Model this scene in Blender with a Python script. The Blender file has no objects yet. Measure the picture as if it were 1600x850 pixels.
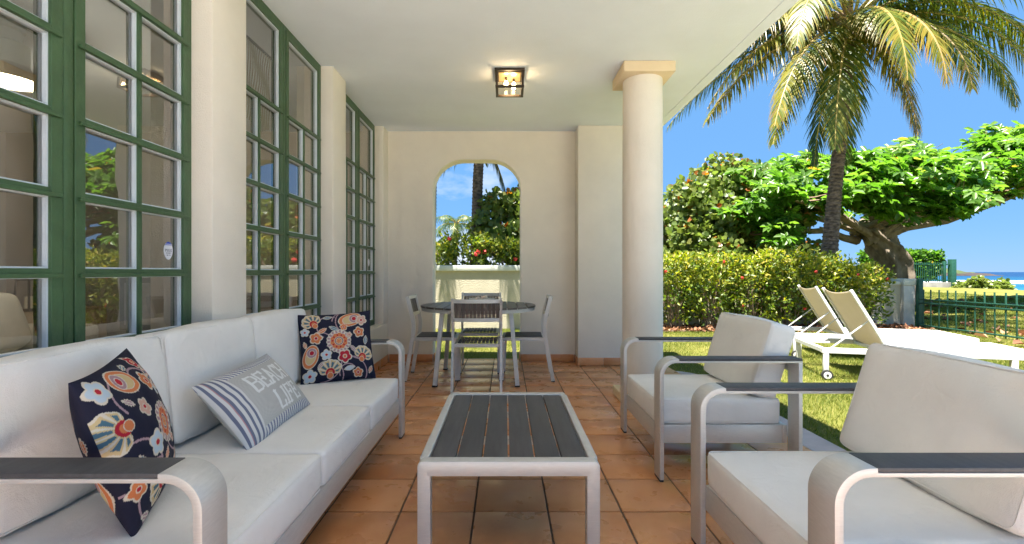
import bpy, bmesh, math, random
import numpy as np
from mathutils import Vector, Matrix, noise as mnoise

random.seed(7)
rng = np.random.default_rng(7)
PI = math.pi
scene = bpy.context.scene
COL = scene.collection

# ------------------------------------------------------------------ camera
F = 735.0                      # focal length in pixels of the 1600 px photograph
EYE = 1.07
cam_d = bpy.data.cameras.new('camera')
cam_d.sensor_width = 36.0
cam_d.lens = 36.0 * F / 1600.0
cam_d.shift_x = 10.0 / 1600.0
cam_d.clip_start = 0.05
cam_d.clip_end = 60000
cam = bpy.data.objects.new('camera', cam_d)
COL.objects.link(cam)
cam.location = (0, 0, EYE)
cam.rotation_euler = (PI / 2, 0, 0)
scene.camera = cam

# ------------------------------------------------------------------ world / sun
SUN_DIR = Vector((-0.18, -0.25, 1.0)).normalized()
sun_el = math.asin(SUN_DIR.z)
sun_az = math.atan2(SUN_DIR.x, SUN_DIR.y)
w = bpy.data.worlds.new('World')
scene.world = w
w.use_nodes = True
nt = w.node_tree
for n in list(nt.nodes):
    nt.nodes.remove(n)
out = nt.nodes.new('ShaderNodeOutputWorld')
bg = nt.nodes.new('ShaderNodeBackground')
sky = nt.nodes.new('ShaderNodeTexSky')
sky.sky_type = 'NISHITA'
sky.sun_disc = False
sky.sun_elevation = sun_el
sky.sun_rotation = sun_az
sky.altitude = 10
sky.air_density = 0.8
sky.dust_density = 0.0
sky.ozone_density = 3.0
SKY_STRENGTH = 0.11
bg.inputs['Strength'].default_value = SKY_STRENGTH
# clouds: a soft noise in the direction of view, low over the horizon
tc = nt.nodes.new('ShaderNodeTexCoord')
mp = nt.nodes.new('ShaderNodeMapping')
mp.inputs['Scale'].default_value = (3.0, 3.0, 6.5)
mp.inputs['Location'].default_value = (0.35, 0.2, 0.0)
nz = nt.nodes.new('ShaderNodeTexNoise')
nz.inputs['Scale'].default_value = 1.6
nz.inputs['Detail'].default_value = 8
nz.inputs['Roughness'].default_value = 0.55
rp = nt.nodes.new('ShaderNodeValToRGB')
rp.color_ramp.elements[0].position = 0.47
rp.color_ramp.elements[1].position = 0.60
sx = nt.nodes.new('ShaderNodeSeparateXYZ')
rz = nt.nodes.new('ShaderNodeValToRGB')      # clouds only where the sky is low
rz.color_ramp.elements[0].position = 0.0
rz.color_ramp.elements[0].color = (1, 1, 1, 1)
rz.color_ramp.elements[1].position = 0.34
rz.color_ramp.elements[1].color = (0, 0, 0, 1)
mm = nt.nodes.new('ShaderNodeMath')
mm.operation = 'MULTIPLY'
mix = nt.nodes.new('ShaderNodeMixRGB')
mix.inputs['Color2'].default_value = (2.2, 2.3, 2.4, 1)
nt.links.new(tc.outputs['Generated'], mp.inputs['Vector'])
nt.links.new(mp.outputs['Vector'], nz.inputs['Vector'])
nt.links.new(nz.outputs['Fac'], rp.inputs['Fac'])
nt.links.new(tc.outputs['Generated'], sx.inputs['Vector'])
nt.links.new(sx.outputs['Z'], rz.inputs['Fac'])
nt.links.new(rp.outputs['Color'], mm.inputs[0])
nt.links.new(rz.outputs['Color'], mm.inputs[1])
rx = nt.nodes.new('ShaderNodeMapRange')      # the clouds stand over the land, not over the sea
rx.inputs['From Min'].default_value = 0.12
rx.inputs['From Max'].default_value = 0.30
rx.inputs['To Min'].default_value = 1.0
rx.inputs['To Max'].default_value = 0.0
m2 = nt.nodes.new('ShaderNodeMath')
m2.operation = 'MULTIPLY'
nt.links.new(sx.outputs['X'], rx.inputs['Value'])
nt.links.new(mm.outputs['Value'], m2.inputs[0])
nt.links.new(rx.outputs['Result'], m2.inputs[1])
nt.links.new(m2.outputs['Value'], mix.inputs['Fac'])
hsv = nt.nodes.new('ShaderNodeHueSaturation')
hsv.inputs['Saturation'].default_value = 1.22
hsv.inputs['Value'].default_value = 0.9
nt.links.new(sky.outputs['Color'], hsv.inputs['Color'])
cap = nt.nodes.new('ShaderNodeMixRGB')       # clear trade-wind air: the whole sky stays blue down to the horizon
cap.blend_type = 'DARKEN'
cap.inputs['Fac'].default_value = 0.94
cap.inputs['Color2'].default_value = (0.40, 0.95, 1.85, 1)
nt.links.new(hsv.outputs['Color'], cap.inputs['Color1'])
nt.links.new(cap.outputs['Color'], mix.inputs['Color1'])
nt.links.new(mix.outputs['Color'], bg.inputs['Color'])
nt.links.new(bg.outputs['Background'], out.inputs['Surface'])

sun_d = bpy.data.lights.new('sun', 'SUN')
sun_d.energy = 5.0
sun_d.angle = math.radians(0.53)
sun_d.color = (1.0, 0.95, 0.86)
sun = bpy.data.objects.new('sun', sun_d)
COL.objects.link(sun)
sun.location = (0, 0, 12)
sun.rotation_euler = SUN_DIR.to_track_quat('Z', 'Y').to_euler()

vs = scene.view_settings
vs.view_transform = 'Standard'
vs.look = 'None'
vs.exposure = 2.2
vs.gamma = 1.0
vs.use_curve_mapping = False

# ------------------------------------------------------------------ helpers
def px(x, y, Y):
    """photo pixel at depth Y -> point"""
    return Vector(((x - 790) / F * Y, Y, EYE - (y - 424) / F * Y))

def link(o, parent=None):
    COL.objects.link(o)
    if parent is not None:
        o.parent = parent
    return o

def tag(o, label=None, cat=None, group=None, kind=None):
    if label: o['label'] = label
    if cat: o['category'] = cat
    if group: o['group'] = group
    if kind: o['kind'] = kind
    return o

def thing(name, label, cat, loc=(0, 0, 0), rz=0.0, group=None):
    o = bpy.data.objects.new(name, None)
    o.empty_display_size = 0.1
    link(o)
    o.location = loc
    o.rotation_euler = (0, 0, rz)
    return tag(o, label, cat, group)

def obj(name, me, mat, parent=None, loc=None, rot=None, **kw):
    o = bpy.data.objects.new(name, me)
    link(o, parent)
    if mat is not None and len(me.materials) == 0:
        me.materials.append(mat)
    if loc is not None: o.location = loc
    if rot is not None: o.rotation_euler = rot
    return tag(o, **kw)

def copy_tree(o, parent=None):
    c = o.copy()
    link(c)
    c.parent = parent
    for ch in list(o.children):
        copy_tree(ch, c)
    return c

class MB:
    def __init__(s):
        s.v, s.f = [], []
    def add(s, vs_, fs):
        k = len(s.v)
        s.v.extend([tuple(p) for p in vs_])
        s.f.extend([tuple(i + k for i in f) for f in fs])
        return s
    def box(s, x0, x1, y0, y1, z0, z1):
        return s.add([(x0, y0, z0), (x1, y0, z0), (x1, y1, z0), (x0, y1, z0),
                      (x0, y0, z1), (x1, y0, z1), (x1, y1, z1), (x0, y1, z1)],
                     [(0, 3, 2, 1), (4, 5, 6, 7), (0, 1, 5, 4), (1, 2, 6, 5), (2, 3, 7, 6), (3, 0, 4, 7)])
    def tube(s, pts, rad, sides=8, cap=True):
        pts = [Vector(p) for p in pts]
        if not hasattr(rad, '__len__'): rad = [rad] * len(pts)
        vs_, fs = [], []
        up = None
        for i, p in enumerate(pts):
            d = (pts[min(i + 1, len(pts) - 1)] - pts[max(i - 1, 0)])
            if d.length < 1e-9: d = Vector((0, 0, 1))
            d.normalize()
            if up is None:
                up = Vector((0, 0, 1)) if abs(d.z) < 0.9 else Vector((1, 0, 0))
            a = d.cross(up)
            if a.length < 1e-6: a = d.cross(Vector((0, 1, 0)))
            a.normalize()
            b = a.cross(d).normalized()
            up = b
            for k in range(sides):
                t = 2 * PI * k / sides
                vs_.append(p + a * (math.cos(t) * rad[i]) + b * (math.sin(t) * rad[i]))
        for i in range(len(pts) - 1):
            for k in range(sides):
                q = (k + 1) % sides
                fs.append((i * sides + k, (i + 1) * sides + k, (i + 1) * sides + q, i * sides + q))
        if cap:
            fs.append(tuple(range(sides)))
            fs.append(tuple((len(pts) - 1) * sides + k for k in reversed(range(sides))))
        return s.add(vs_, fs)
    def bar(s, a, b, w_, h_, side=None):
        """rectangular bar from a to b, w_ across `side`, h_ the other way"""
        a, b = Vector(a), Vector(b)
        d = (b - a).normalized()
        sd = Vector(side) if side is not None else (Vector((0, 0, 1)) if abs(d.z) < 0.9 else Vector((1, 0, 0)))
        n = d.cross(sd).normalized()
        sd = n.cross(d).normalized()
        vs_ = []
        for p in (a, b):
            for i, j in ((-1, -1), (1, -1), (1, 1), (-1, 1)):
                vs_.append(p + sd * (i * w_ / 2) + n * (j * h_ / 2))
        return s.add(vs_, [(0, 1, 2, 3), (7, 6, 5, 4), (0, 4, 5, 1), (1, 5, 6, 2), (2, 6, 7, 3), (3, 7, 4, 0)])
    def lathe(s, prof, n=32, c=(0, 0)):
        vs_, fs = [], []
        m = len(prof)
        for k in range(n):
            t = 2 * PI * k / n
            for r, z in prof:
                vs_.append((c[0] + r * math.cos(t), c[1] + r * math.sin(t), z))
        for k in range(n):
            q = (k + 1) % n
            for i in range(m - 1):
                fs.append((k * m + i, q * m + i, q * m + i + 1, k * m + i + 1))
        return s.add(vs_, fs)
    def mesh(s, name, smooth=False, bevel=0.0, seg=2):
        me = bpy.data.meshes.new(name)
        me.from_pydata(s.v, [], s.f)
        bm = bmesh.new()
        bm.from_mesh(me)
        bmesh.ops.recalc_face_normals(bm, faces=bm.faces)
        if bevel > 0:
            es = [e for e in bm.edges if len(e.link_faces) == 2 and e.calc_face_angle(0) > 0.5]
            bmesh.ops.bevel(bm, geom=es, offset=bevel, segments=seg, profile=0.5, affect='EDGES', clamp_overlap=True)
        bm.to_mesh(me)
        bm.free()
        if smooth:
            me.polygons.foreach_set('use_smooth', [True] * len(me.polygons))
            try: me.set_sharp_from_angle(angle=math.radians(40))
            except Exception: pass
        return me

def box_me(name, x0, x1, y0, y1, z0, z1, bevel=0.0, seg=2):
    return MB().box(x0, x1, y0, y1, z0, z1).mesh(name, smooth=bevel > 0, bevel=bevel, seg=seg)

def fast_mesh(name, V, Fc, attr=None, smooth=False):
    V = np.asarray(V, dtype=np.float32)
    Fc = np.asarray(Fc, dtype=np.int32)
    me = bpy.data.meshes.new(name)
    m, k = Fc.shape
    me.vertices.add(len(V))
    me.vertices.foreach_set('co', V.ravel())
    me.loops.add(m * k)
    me.loops.foreach_set('vertex_index', Fc.ravel())
    me.polygons.add(m)
    me.polygons.foreach_set('loop_start', np.arange(0, m * k, k, dtype=np.int32))
    me.polygons.foreach_set('loop_total', np.full(m, k, dtype=np.int32))
    if smooth:
        me.polygons.foreach_set('use_smooth', np.ones(m, dtype=bool))
    me.update(calc_edges=True)
    if attr is not None:
        a = me.attributes.new('rnd', 'FLOAT', 'POINT')
        a.data.foreach_set('value', np.asarray(attr, dtype=np.float32))
    return me

def unit(a):
    return a / np.maximum(np.linalg.norm(a, axis=-1, keepdims=True), 1e-9)

def leaves(name, P, D, N, L, W, R, shape='lance', fold=0.18, sag=0.12):
    """many leaves as one mesh; P base, D direction, N face normal, R colour value"""
    n = len(P)
    D = unit(D)
    N = unit(N - D * np.sum(D * N, axis=1, keepdims=True))
    S = np.cross(D, N)
    L = np.broadcast_to(np.asarray(L, float), (n,))[:, None]
    W = np.broadcast_to(np.asarray(W, float), (n,))[:, None]
    if shape == 'lance':
        V = np.stack([P, P + D * L * .55 + S * W * .5 + N * W * fold, P + D * L - N * L * sag,
                      P + D * L * .55 - S * W * .5 + N * W * fold], axis=1)
        f = np.array([[0, 1, 2], [0, 2, 3]])
        k = 4
    else:
        V = np.stack([P, P + D * L * .28 + S * W * .46 + N * W * fold, P + D * L * .74 + S * W * .42 + N * W * fold * .8,
                      P + D * L - N * L * sag * .5, P + D * L * .74 - S * W * .42 + N * W * fold * .8,
                      P + D * L * .28 - S * W * .46 + N * W * fold], axis=1)
        f = np.array([[0, 1, 2, 3], [0, 3, 4, 5]])
        k = 6
    Fc = (np.arange(n)[:, None, None] * k + f[None]).reshape(-1, f.shape[1])
    return fast_mesh(name, V.reshape(-1, 3), Fc, np.repeat(R, k))

# ------------------------------------------------------------------ materials
def nodes_of(m):
    m.use_nodes = True
    t = m.node_tree
    return t, t.nodes['Principled BSDF'], t.nodes['Material Output']

def mat(name, col, rough=0.5, metal=0.0, var=0.0, vscale=6.0, bump=0.0, bscale=60.0, spec=0.5, detail=4,
        objvar=0.0, col2=None, stretch=None, bump2=0.0, b2scale=8.0):
    """principled with noise colour variation, per-object variation and fine bump"""
    m = bpy.data.materials.new(name)
    t, b, o = nodes_of(m)
    b.inputs['Roughness'].default_value = rough
    b.inputs['Metallic'].default_value = metal
    b.inputs['Specular IOR Level'].default_value = spec
    c = (*col, 1)
    b.inputs['Base Color'].default_value = c
    tcn = t.nodes.new('ShaderNodeTexCoord')
    vec = tcn.outputs['Object']
    if stretch:
        mpn = t.nodes.new('ShaderNodeMapping')
        mpn.inputs['Scale'].default_value = stretch
        t.links.new(vec, mpn.inputs['Vector'])
        vec = mpn.outputs['Vector']
    last = None
    if var > 0 or col2 is not None:
        n = t.nodes.new('ShaderNodeTexNoise')
        n.inputs['Scale'].default_value = vscale
        n.inputs['Detail'].default_value = detail
        n.inputs['Roughness'].default_value = 0.6
        t.links.new(vec, n.inputs['Vector'])
        r = t.nodes.new('ShaderNodeValToRGB')
        r.color_ramp.elements[0].position = 0.3
        r.color_ramp.elements[1].position = 0.7
        if col2 is None:
            r.color_ramp.elements[0].color = (*[x * (1 - var) for x in col], 1)
            r.color_ramp.elements[1].color = (*[min(1, x * (1 + var)) for x in col], 1)
        else:
            r.color_ramp.elements[0].color = c
            r.color_ramp.elements[1].color = (*col2, 1)
        t.links.new(n.outputs['Fac'], r.inputs['Fac'])
        last = r.outputs['Color']
    if objvar > 0:
        oi = t.nodes.new('ShaderNodeObjectInfo')
        mr = t.nodes.new('ShaderNodeMapRange')
        mr.inputs['To Min'].default_value = 1 - objvar
        mr.inputs['To Max'].default_value = 1 + objvar
        t.links.new(oi.outputs['Random'], mr.inputs['Value'])
        hs = t.nodes.new('ShaderNodeHueSaturation')
        if last is not None: t.links.new(last, hs.inputs['Color'])
        else: hs.inputs['Color'].default_value = c
        t.links.new(mr.outputs['Result'], hs.inputs['Value'])
        last = hs.outputs['Color']
    if last is not None:
        t.links.new(last, b.inputs['Base Color'])
    if bump > 0:
        n2 = t.nodes.new('ShaderNodeTexNoise')
        n2.inputs['Scale'].default_value = bscale
        n2.inputs['Detail'].default_value = 3
        t.links.new(vec, n2.inputs['Vector'])
        bp = t.nodes.new('ShaderNodeBump')
        bp.inputs['Strength'].default_value = bump
        bp.inputs['Distance'].default_value = 0.01
        t.links.new(n2.outputs['Fac'], bp.inputs['Height'])
        t.links.new(bp.outputs['Normal'], b.inputs['Normal'])
        if bump2 > 0:                     # broad creases or trowel waves under the fine grain
            n4 = t.nodes.new('ShaderNodeTexNoise')
            n4.inputs['Scale'].default_value = b2scale
            n4.inputs['Detail'].default_value = 3
            n4.inputs['Distortion'].default_value = 1.2
            t.links.new(tcn.outputs['Object'], n4.inputs['Vector'])
            b4 = t.nodes.new('ShaderNodeBump')
            b4.inputs['Strength'].default_value = bump2
            b4.inputs['Distance'].default_value = 0.03
            t.links.new(n4.outputs['Fac'], b4.inputs['Height'])
            t.links.new(b4.outputs['Normal'], bp.inputs['Normal'])
    return m

def ramp_mat(name, stops, rough=0.5, trans=0.3, spec=0.4, attr='rnd', glow=2.1):
    """leaf material: colour from the per-leaf value, part of the light goes through"""
    m = bpy.data.materials.new(name)
    t, b, o = nodes_of(m)
    a = t.nodes.new('ShaderNodeAttribute')
    a.attribute_name = attr
    r = t.nodes.new('ShaderNodeValToRGB')
    els = r.color_ramp.elements
    while len(els) < len(stops): els.new(0.5)
    for e, (p, c) in zip(els, stops):
        e.position = p
        e.color = (*c, 1)
    t.links.new(a.outputs['Fac'], r.inputs['Fac'])
    t.links.new(r.outputs['Color'], b.inputs['Base Color'])
    b.inputs['Roughness'].default_value = rough
    b.inputs['Specular IOR Level'].default_value = spec
    if trans > 0:
        tr = t.nodes.new('ShaderNodeBsdfTranslucent')
        br = t.nodes.new('ShaderNodeHueSaturation')
        br.inputs['Value'].default_value = glow
        br.inputs['Saturation'].default_value = 1.1
        t.links.new(r.outputs['Color'], br.inputs['Color'])
        t.links.new(br.outputs['Color'], tr.inputs['Color'])
        mx = t.nodes.new('ShaderNodeMixShader')
        mx.inputs['Fac'].default_value = trans
        t.links.new(b.outputs['BSDF'], mx.inputs[1])
        t.links.new(tr.outputs['BSDF'], mx.inputs[2])
        t.links.new(mx.outputs['Shader'], o.inputs['Surface'])
    return m

def emit_mat(name, col, s):
    m = bpy.data.materials.new(name)
    t, b, o = nodes_of(m)
    b.inputs['Base Color'].default_value = (*col, 1)
    b.inputs['Emission Color'].default_value = (*col, 1)
    b.inputs['Emission Strength'].default_value = s
    return m

def glass_mat(name, ior=3.3, tint=(0.74, 0.79, 0.77)):
    m = bpy.data.materials.new(name)
    t, b, o = nodes_of(m)
    t.nodes.remove(b)
    fr = t.nodes.new('ShaderNodeFresnel')
    fr.inputs['IOR'].default_value = ior
    tr = t.nodes.new('ShaderNodeBsdfTransparent')
    tr.inputs['Color'].default_value = (*tint, 1)
    gl = t.nodes.new('ShaderNodeBsdfGlossy')
    gl.inputs['Roughness'].default_value = 0.0
    # panes of old glass are never quite flat
    tcn = t.nodes.new('ShaderNodeTexCoord')
    n = t.nodes.new('ShaderNodeTexNoise')
    n.inputs['Scale'].default_value = 3.0
    t.links.new(tcn.outputs['Object'], n.inputs['Vector'])
    bp = t.nodes.new('ShaderNodeBump')
    bp.inputs['Strength'].default_value = 0.05
    bp.inputs['Distance'].default_value = 0.02
    t.links.new(n.outputs['Fac'], bp.inputs['Height'])
    t.links.new(bp.outputs['Normal'], gl.inputs['Normal'])
    mx = t.nodes.new('ShaderNodeMixShader')
    t.links.new(fr.outputs['Fac'], mx.inputs['Fac'])
    t.links.new(tr.outputs['BSDF'], mx.inputs[1])
    t.links.new(gl.outputs['BSDF'], mx.inputs[2])
    t.links.new(mx.outputs['Shader'], o.inputs['Surface'])
    return m

def clear_mat(name):
    m = bpy.data.materials.new(name)
    t, b, o = nodes_of(m)
    t.nodes.remove(b)
    tr = t.nodes.new('ShaderNodeBsdfTransparent')
    tr.inputs['Color'].default_value = (0.97, 0.98, 0.97, 1)
    t.links.new(tr.outputs['BSDF'], o.inputs['Surface'])
    return m

def color_attr_mat(name, rough=0.85, bump=0.15, sheen=0.2):
    m = bpy.data.materials.new(name)
    t, b, o = nodes_of(m)
    a = t.nodes.new('ShaderNodeAttribute')
    a.attribute_name = 'print'
    t.links.new(a.outputs['Color'], b.inputs['Base Color'])
    b.inputs['Roughness'].default_value = rough
    b.inputs['Specular IOR Level'].default_value = 0.2
    tcn = t.nodes.new('ShaderNodeTexCoord')
    n = t.nodes.new('ShaderNodeTexNoise')
    n.inputs['Scale'].default_value = 260
    t.links.new(tcn.outputs['Object'], n.inputs['Vector'])
    bp = t.nodes.new('ShaderNodeBump')
    bp.inputs['Strength'].default_value = bump
    bp.inputs['Distance'].default_value = 0.004
    t.links.new(n.outputs['Fac'], bp.inputs['Height'])
    t.links.new(bp.outputs['Normal'], b.inputs['Normal'])
    return m

M = {}
M['wall'] = mat('cream_stucco', (0.82, 0.748, 0.655), 0.85, var=0.05, vscale=2.0, bump=0.3, bscale=150, spec=0.2, bump2=0.10, b2scale=7)
M['ceiling'] = mat('white_ceiling_plaster', (0.82, 0.87, 0.945), 0.9, var=0.04, vscale=1.3, bump=0.22, bscale=110, spec=0.1, bump2=0.08, b2scale=4)
M['capital'] = mat('cream_moulding', (0.78, 0.62, 0.42), 0.8, var=0.04, vscale=5, bump=0.15, bscale=150, spec=0.2)
M['tile'] = None
M['grout'] = mat('dark_grout', (0.16, 0.10, 0.065), 0.95, var=0.25, vscale=14, bump=0.4, bscale=200)
M['concrete'] = mat('pinkish_concrete', (0.55, 0.42, 0.37), 0.8, var=0.12, vscale=5, bump=0.3, bscale=140)
M['green'] = mat('green_painted_wood', (0.052, 0.108, 0.046), 0.42, var=0.16, vscale=9, bump=0.18, bscale=70, objvar=0.06)
M['bead'] = mat('white_glazing_bead', (0.62, 0.68, 0.74), 0.5, var=0.05, vscale=12, bump=0.1, bscale=90)
M['glass'] = glass_mat('window_glass')
M['clear'] = clear_mat('clear_glass_back')
M['alu'] = mat('brushed_aluminium', (0.62, 0.595, 0.56), 0.42, metal=0.3, var=0.06, vscale=30, bump=0.06, bscale=160, stretch=(1, 1, 8))
M['rubber'] = mat('black_rubber', (0.02, 0.02, 0.02), 0.7)
M['slat'] = mat('charcoal_slat', (0.062, 0.060, 0.064), 0.52, var=0.22, vscale=5, bump=0.1, bscale=90, objvar=0.14, stretch=(10, 1, 1))
M['slat_brown'] = mat('dark_brown_slat', (0.14, 0.115, 0.10), 0.38, var=0.2, vscale=5, bump=0.1, bscale=90, objvar=0.14, stretch=(8, 1, 1))
M['cushion'] = mat('off_white_canvas', (0.845, 0.805, 0.75), 0.9, var=0.05, vscale=3.0, bump=0.3, bscale=420, spec=0.15, bump2=0.20, b2scale=11)
M['bronze'] = mat('dark_bronze', (0.045, 0.032, 0.024), 0.45, metal=0.5, var=0.2, vscale=20, bump=0.1, bscale=90)
M['white_metal'] = mat('white_powder_coat', (0.60, 0.60, 0.59), 0.4, var=0.03, vscale=10)
M['sling'] = mat('white_sling', (0.56, 0.55, 0.53), 0.75, var=0.03, vscale=8, bump=0.2, bscale=350)
M['sling_tan'] = None
M['fence'] = mat('dark_green_steel', (0.02, 0.085, 0.055), 0.45, var=0.2, vscale=10, bump=0.1, bscale=80)
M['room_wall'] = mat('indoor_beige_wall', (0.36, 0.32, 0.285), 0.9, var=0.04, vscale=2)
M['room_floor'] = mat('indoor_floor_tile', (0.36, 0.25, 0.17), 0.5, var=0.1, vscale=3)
M['bark'] = mat('pale_grey_bark', (0.30, 0.245, 0.185), 0.95, col2=(0.12, 0.09, 0.065), vscale=7, bump=0.9, bscale=14, detail=6, stretch=(1, 1, 0.5))
M['twig'] = mat('brown_twig', (0.20, 0.14, 0.09), 0.95, var=0.3, vscale=12)
M['stem'] = mat('grey_brown_stem', (0.23, 0.17, 0.115), 0.95, var=0.3, vscale=16)
M['soil'] = mat('dark_mulch_soil', (0.065, 0.04, 0.026), 0.98, col2=(0.15, 0.085, 0.05), vscale=18, bump=1.0, bscale=45, detail=8)
M['garden_wall'] = mat('rough_beige_render', (0.44, 0.40, 0.30), 0.9, var=0.10, vscale=3, bump=1.0, bscale=48, spec=0.15)
M['wall_cap'] = mat('pale_wall_coping', (0.50, 0.51, 0.46), 0.85, var=0.08, vscale=5, bump=0.3, bscale=100)
M['pillar'] = mat('grey_white_pillar', (0.52, 0.50, 0.46), 0.9, var=0.15, vscale=4, bump=0.4, bscale=70)
M['bulb'] = emit_mat('warm_bulb', (1.0, 0.72, 0.38), 18)
M['lampglow'] = emit_mat('lit_lamp_diffuser', (1.0, 0.80, 0.52), 5)
M['bowl'] = mat('pale_shell_bowl', (0.62, 0.57, 0.50), 0.5, var=0.1, vscale=14)
M['shell'] = mat('beige_shell', (0.66, 0.55, 0.45), 0.6, var=0.3, vscale=30, objvar=0.25)
M['foam'] = mat('white_sea_foam', (0.55, 0.6, 0.63), 0.9, var=0.2, vscale=0.3)
M['rock'] = mat('dark_shore_rock', (0.035, 0.025, 0.022), 0.95, var=0.4, vscale=0.12, bump=1.0, bscale=0.4)
M['hill'] = mat('far_green_slope', (0.05, 0.075, 0.022), 0.95, var=0.35, vscale=0.08)

def tile_material():
    m = bpy.data.materials.new('terracotta_tile')
    t, b, o = nodes_of(m)
    L = t.links.new
    tcn = t.nodes.new('ShaderNodeTexCoord')
    oi = t.nodes.new('ShaderNodeObjectInfo')
    add = t.nodes.new('ShaderNodeVectorMath')
    add.operation = 'ADD'
    mul = t.nodes.new('ShaderNodeMath')
    mul.operation = 'MULTIPLY'
    mul.inputs[1].default_value = 37.0
    L(oi.outputs['Random'], mul.inputs[0])
    L(tcn.outputs['Object'], add.inputs[0])
    L(mul.outputs[0], add.inputs[1])
    n = t.nodes.new('ShaderNodeTexNoise')
    n.inputs['Scale'].default_value = 3.2
    n.inputs['Detail'].default_value = 5
    n.inputs['Roughness'].default_value = 0.62
    L(add.outputs[0], n.inputs['Vector'])
    r = t.nodes.new('ShaderNodeValToRGB')
    e = r.color_ramp.elements
    e[0].position, e[0].color = 0.28, (0.56, 0.215, 0.080, 1)
    e[1].position, e[1].color = 0.72, (0.72, 0.345, 0.155, 1)
    mid = e.new(0.5)
    mid.color = (0.65, 0.285, 0.115, 1)
    L(n.outputs['Fac'], r.inputs['Fac'])
    hs = t.nodes.new('ShaderNodeHueSaturation')
    mr = t.nodes.new('ShaderNodeMapRange')
    mr.inputs['To Min'].default_value = 0.88
    mr.inputs['To Max'].default_value = 1.10
    L(oi.outputs['Random'], mr.inputs['Value'])
    L(mr.outputs['Result'], hs.inputs['Value'])
    L(r.outputs['Color'], hs.inputs['Color'])
    # small dark chips and specks in the glaze
    n3 = t.nodes.new('ShaderNodeTexNoise')
    n3.inputs['Scale'].default_value = 60
    n3.inputs['Detail'].default_value = 2
    L(add.outputs[0], n3.inputs['Vector'])
    r3 = t.nodes.new('ShaderNodeValToRGB')
    r3.color_ramp.elements[0].position = 0.72
    r3.color_ramp.elements[1].position = 0.80
    L(n3.outputs['Fac'], r3.inputs['Fac'])
    mx = t.nodes.new('ShaderNodeMixRGB')
    mx.blend_type = 'MULTIPLY'
    mx.inputs['Color2'].default_value = (0.62, 0.55, 0.5, 1)
    L(r3.outputs['Color'], mx.inputs['Fac'])
    L(hs.outputs['Color'], mx.inputs['Color1'])
    L(mx.outputs['Color'], b.inputs['Base Color'])
    n2 = t.nodes.new('ShaderNodeTexNoise')
    n2.inputs['Scale'].default_value = 9
    n2.inputs['Detail'].default_value = 5
    L(add.outputs[0], n2.inputs['Vector'])
    mr2 = t.nodes.new('ShaderNodeMapRange')
    mr2.inputs['To Min'].default_value = 0.20
    mr2.inputs['To Max'].default_value = 0.38
    L(n2.outputs['Fac'], mr2.inputs['Value'])
    L(mr2.outputs['Result'], b.inputs['Roughness'])
    b.inputs['Specular IOR Level'].default_value = 0.45
    bp = t.nodes.new('ShaderNodeBump')
    bp.inputs['Strength'].default_value = 0.06
    bp.inputs['Distance'].default_value = 0.01
    L(n2.outputs['Fac'], bp.inputs['Height'])
    L(bp.outputs['Normal'], b.inputs['Normal'])
    return m
M['tile'] = tile_material()

def sling_material():
    m = mat('tan_sling', (0.60, 0.54, 0.44), 0.75, var=0.04, vscale=8, bump=0.2, bscale=350)
    t = m.node_tree
    o, b = t.nodes['Material Output'], t.nodes['Principled BSDF']
    tr = t.nodes.new('ShaderNodeBsdfTranslucent')
    tr.inputs['Color'].default_value = (0.6, 0.52, 0.39, 1)
    mx = t.nodes.new('ShaderNodeMixShader')
    mx.inputs['Fac'].default_value = 0.35
    t.links.new(b.outputs['BSDF'], mx.inputs[1])
    t.links.new(tr.outputs['BSDF'], mx.inputs[2])
    t.links.new(mx.outputs['Shader'], o.inputs['Surface'])
    return m
M['sling_tan'] = sling_material()

def trunk_material():
    """ringed coconut trunk: rings in the height"""
    m = bpy.data.materials.new('ringed_palm_bark')
    t, b, o = nodes_of(m)
    L = t.links.new
    tcn = t.nodes.new('ShaderNodeTexCoord')
    n = t.nodes.new('ShaderNodeTexNoise')
    n.inputs['Scale'].default_value = 5
    n.inputs['Detail'].default_value = 6
    mpn = t.nodes.new('ShaderNodeMapping')
    mpn.inputs['Scale'].default_value = (2.5, 2.5, 5)
    L(tcn.outputs['Object'], mpn.inputs['Vector'])
    L(mpn.outputs['Vector'], n.inputs['Vector'])
    r = t.nodes.new('ShaderNodeValToRGB')
    e = r.color_ramp.elements
    e[0].position, e[0].color = 0.35, (0.05, 0.037, 0.03, 1)
    e[1].position, e[1].color = 0.68, (0.20, 0.15, 0.115, 1)
    L(n.outputs['Fac'], r.inputs['Fac'])
    L(r.outputs['Color'], b.inputs['Base Color'])
    b.inputs['Roughness'].default_value = 0.95
    bp = t.nodes.new('ShaderNodeBump')
    bp.inputs['Strength'].default_value = 0.8
    bp.inputs['Distance'].default_value = 0.02
    L(n.outputs['Fac'], bp.inputs['Height'])
    L(bp.outputs['Normal'], b.inputs['Normal'])
    return m
M['palm_bark'] = trunk_material()

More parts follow.
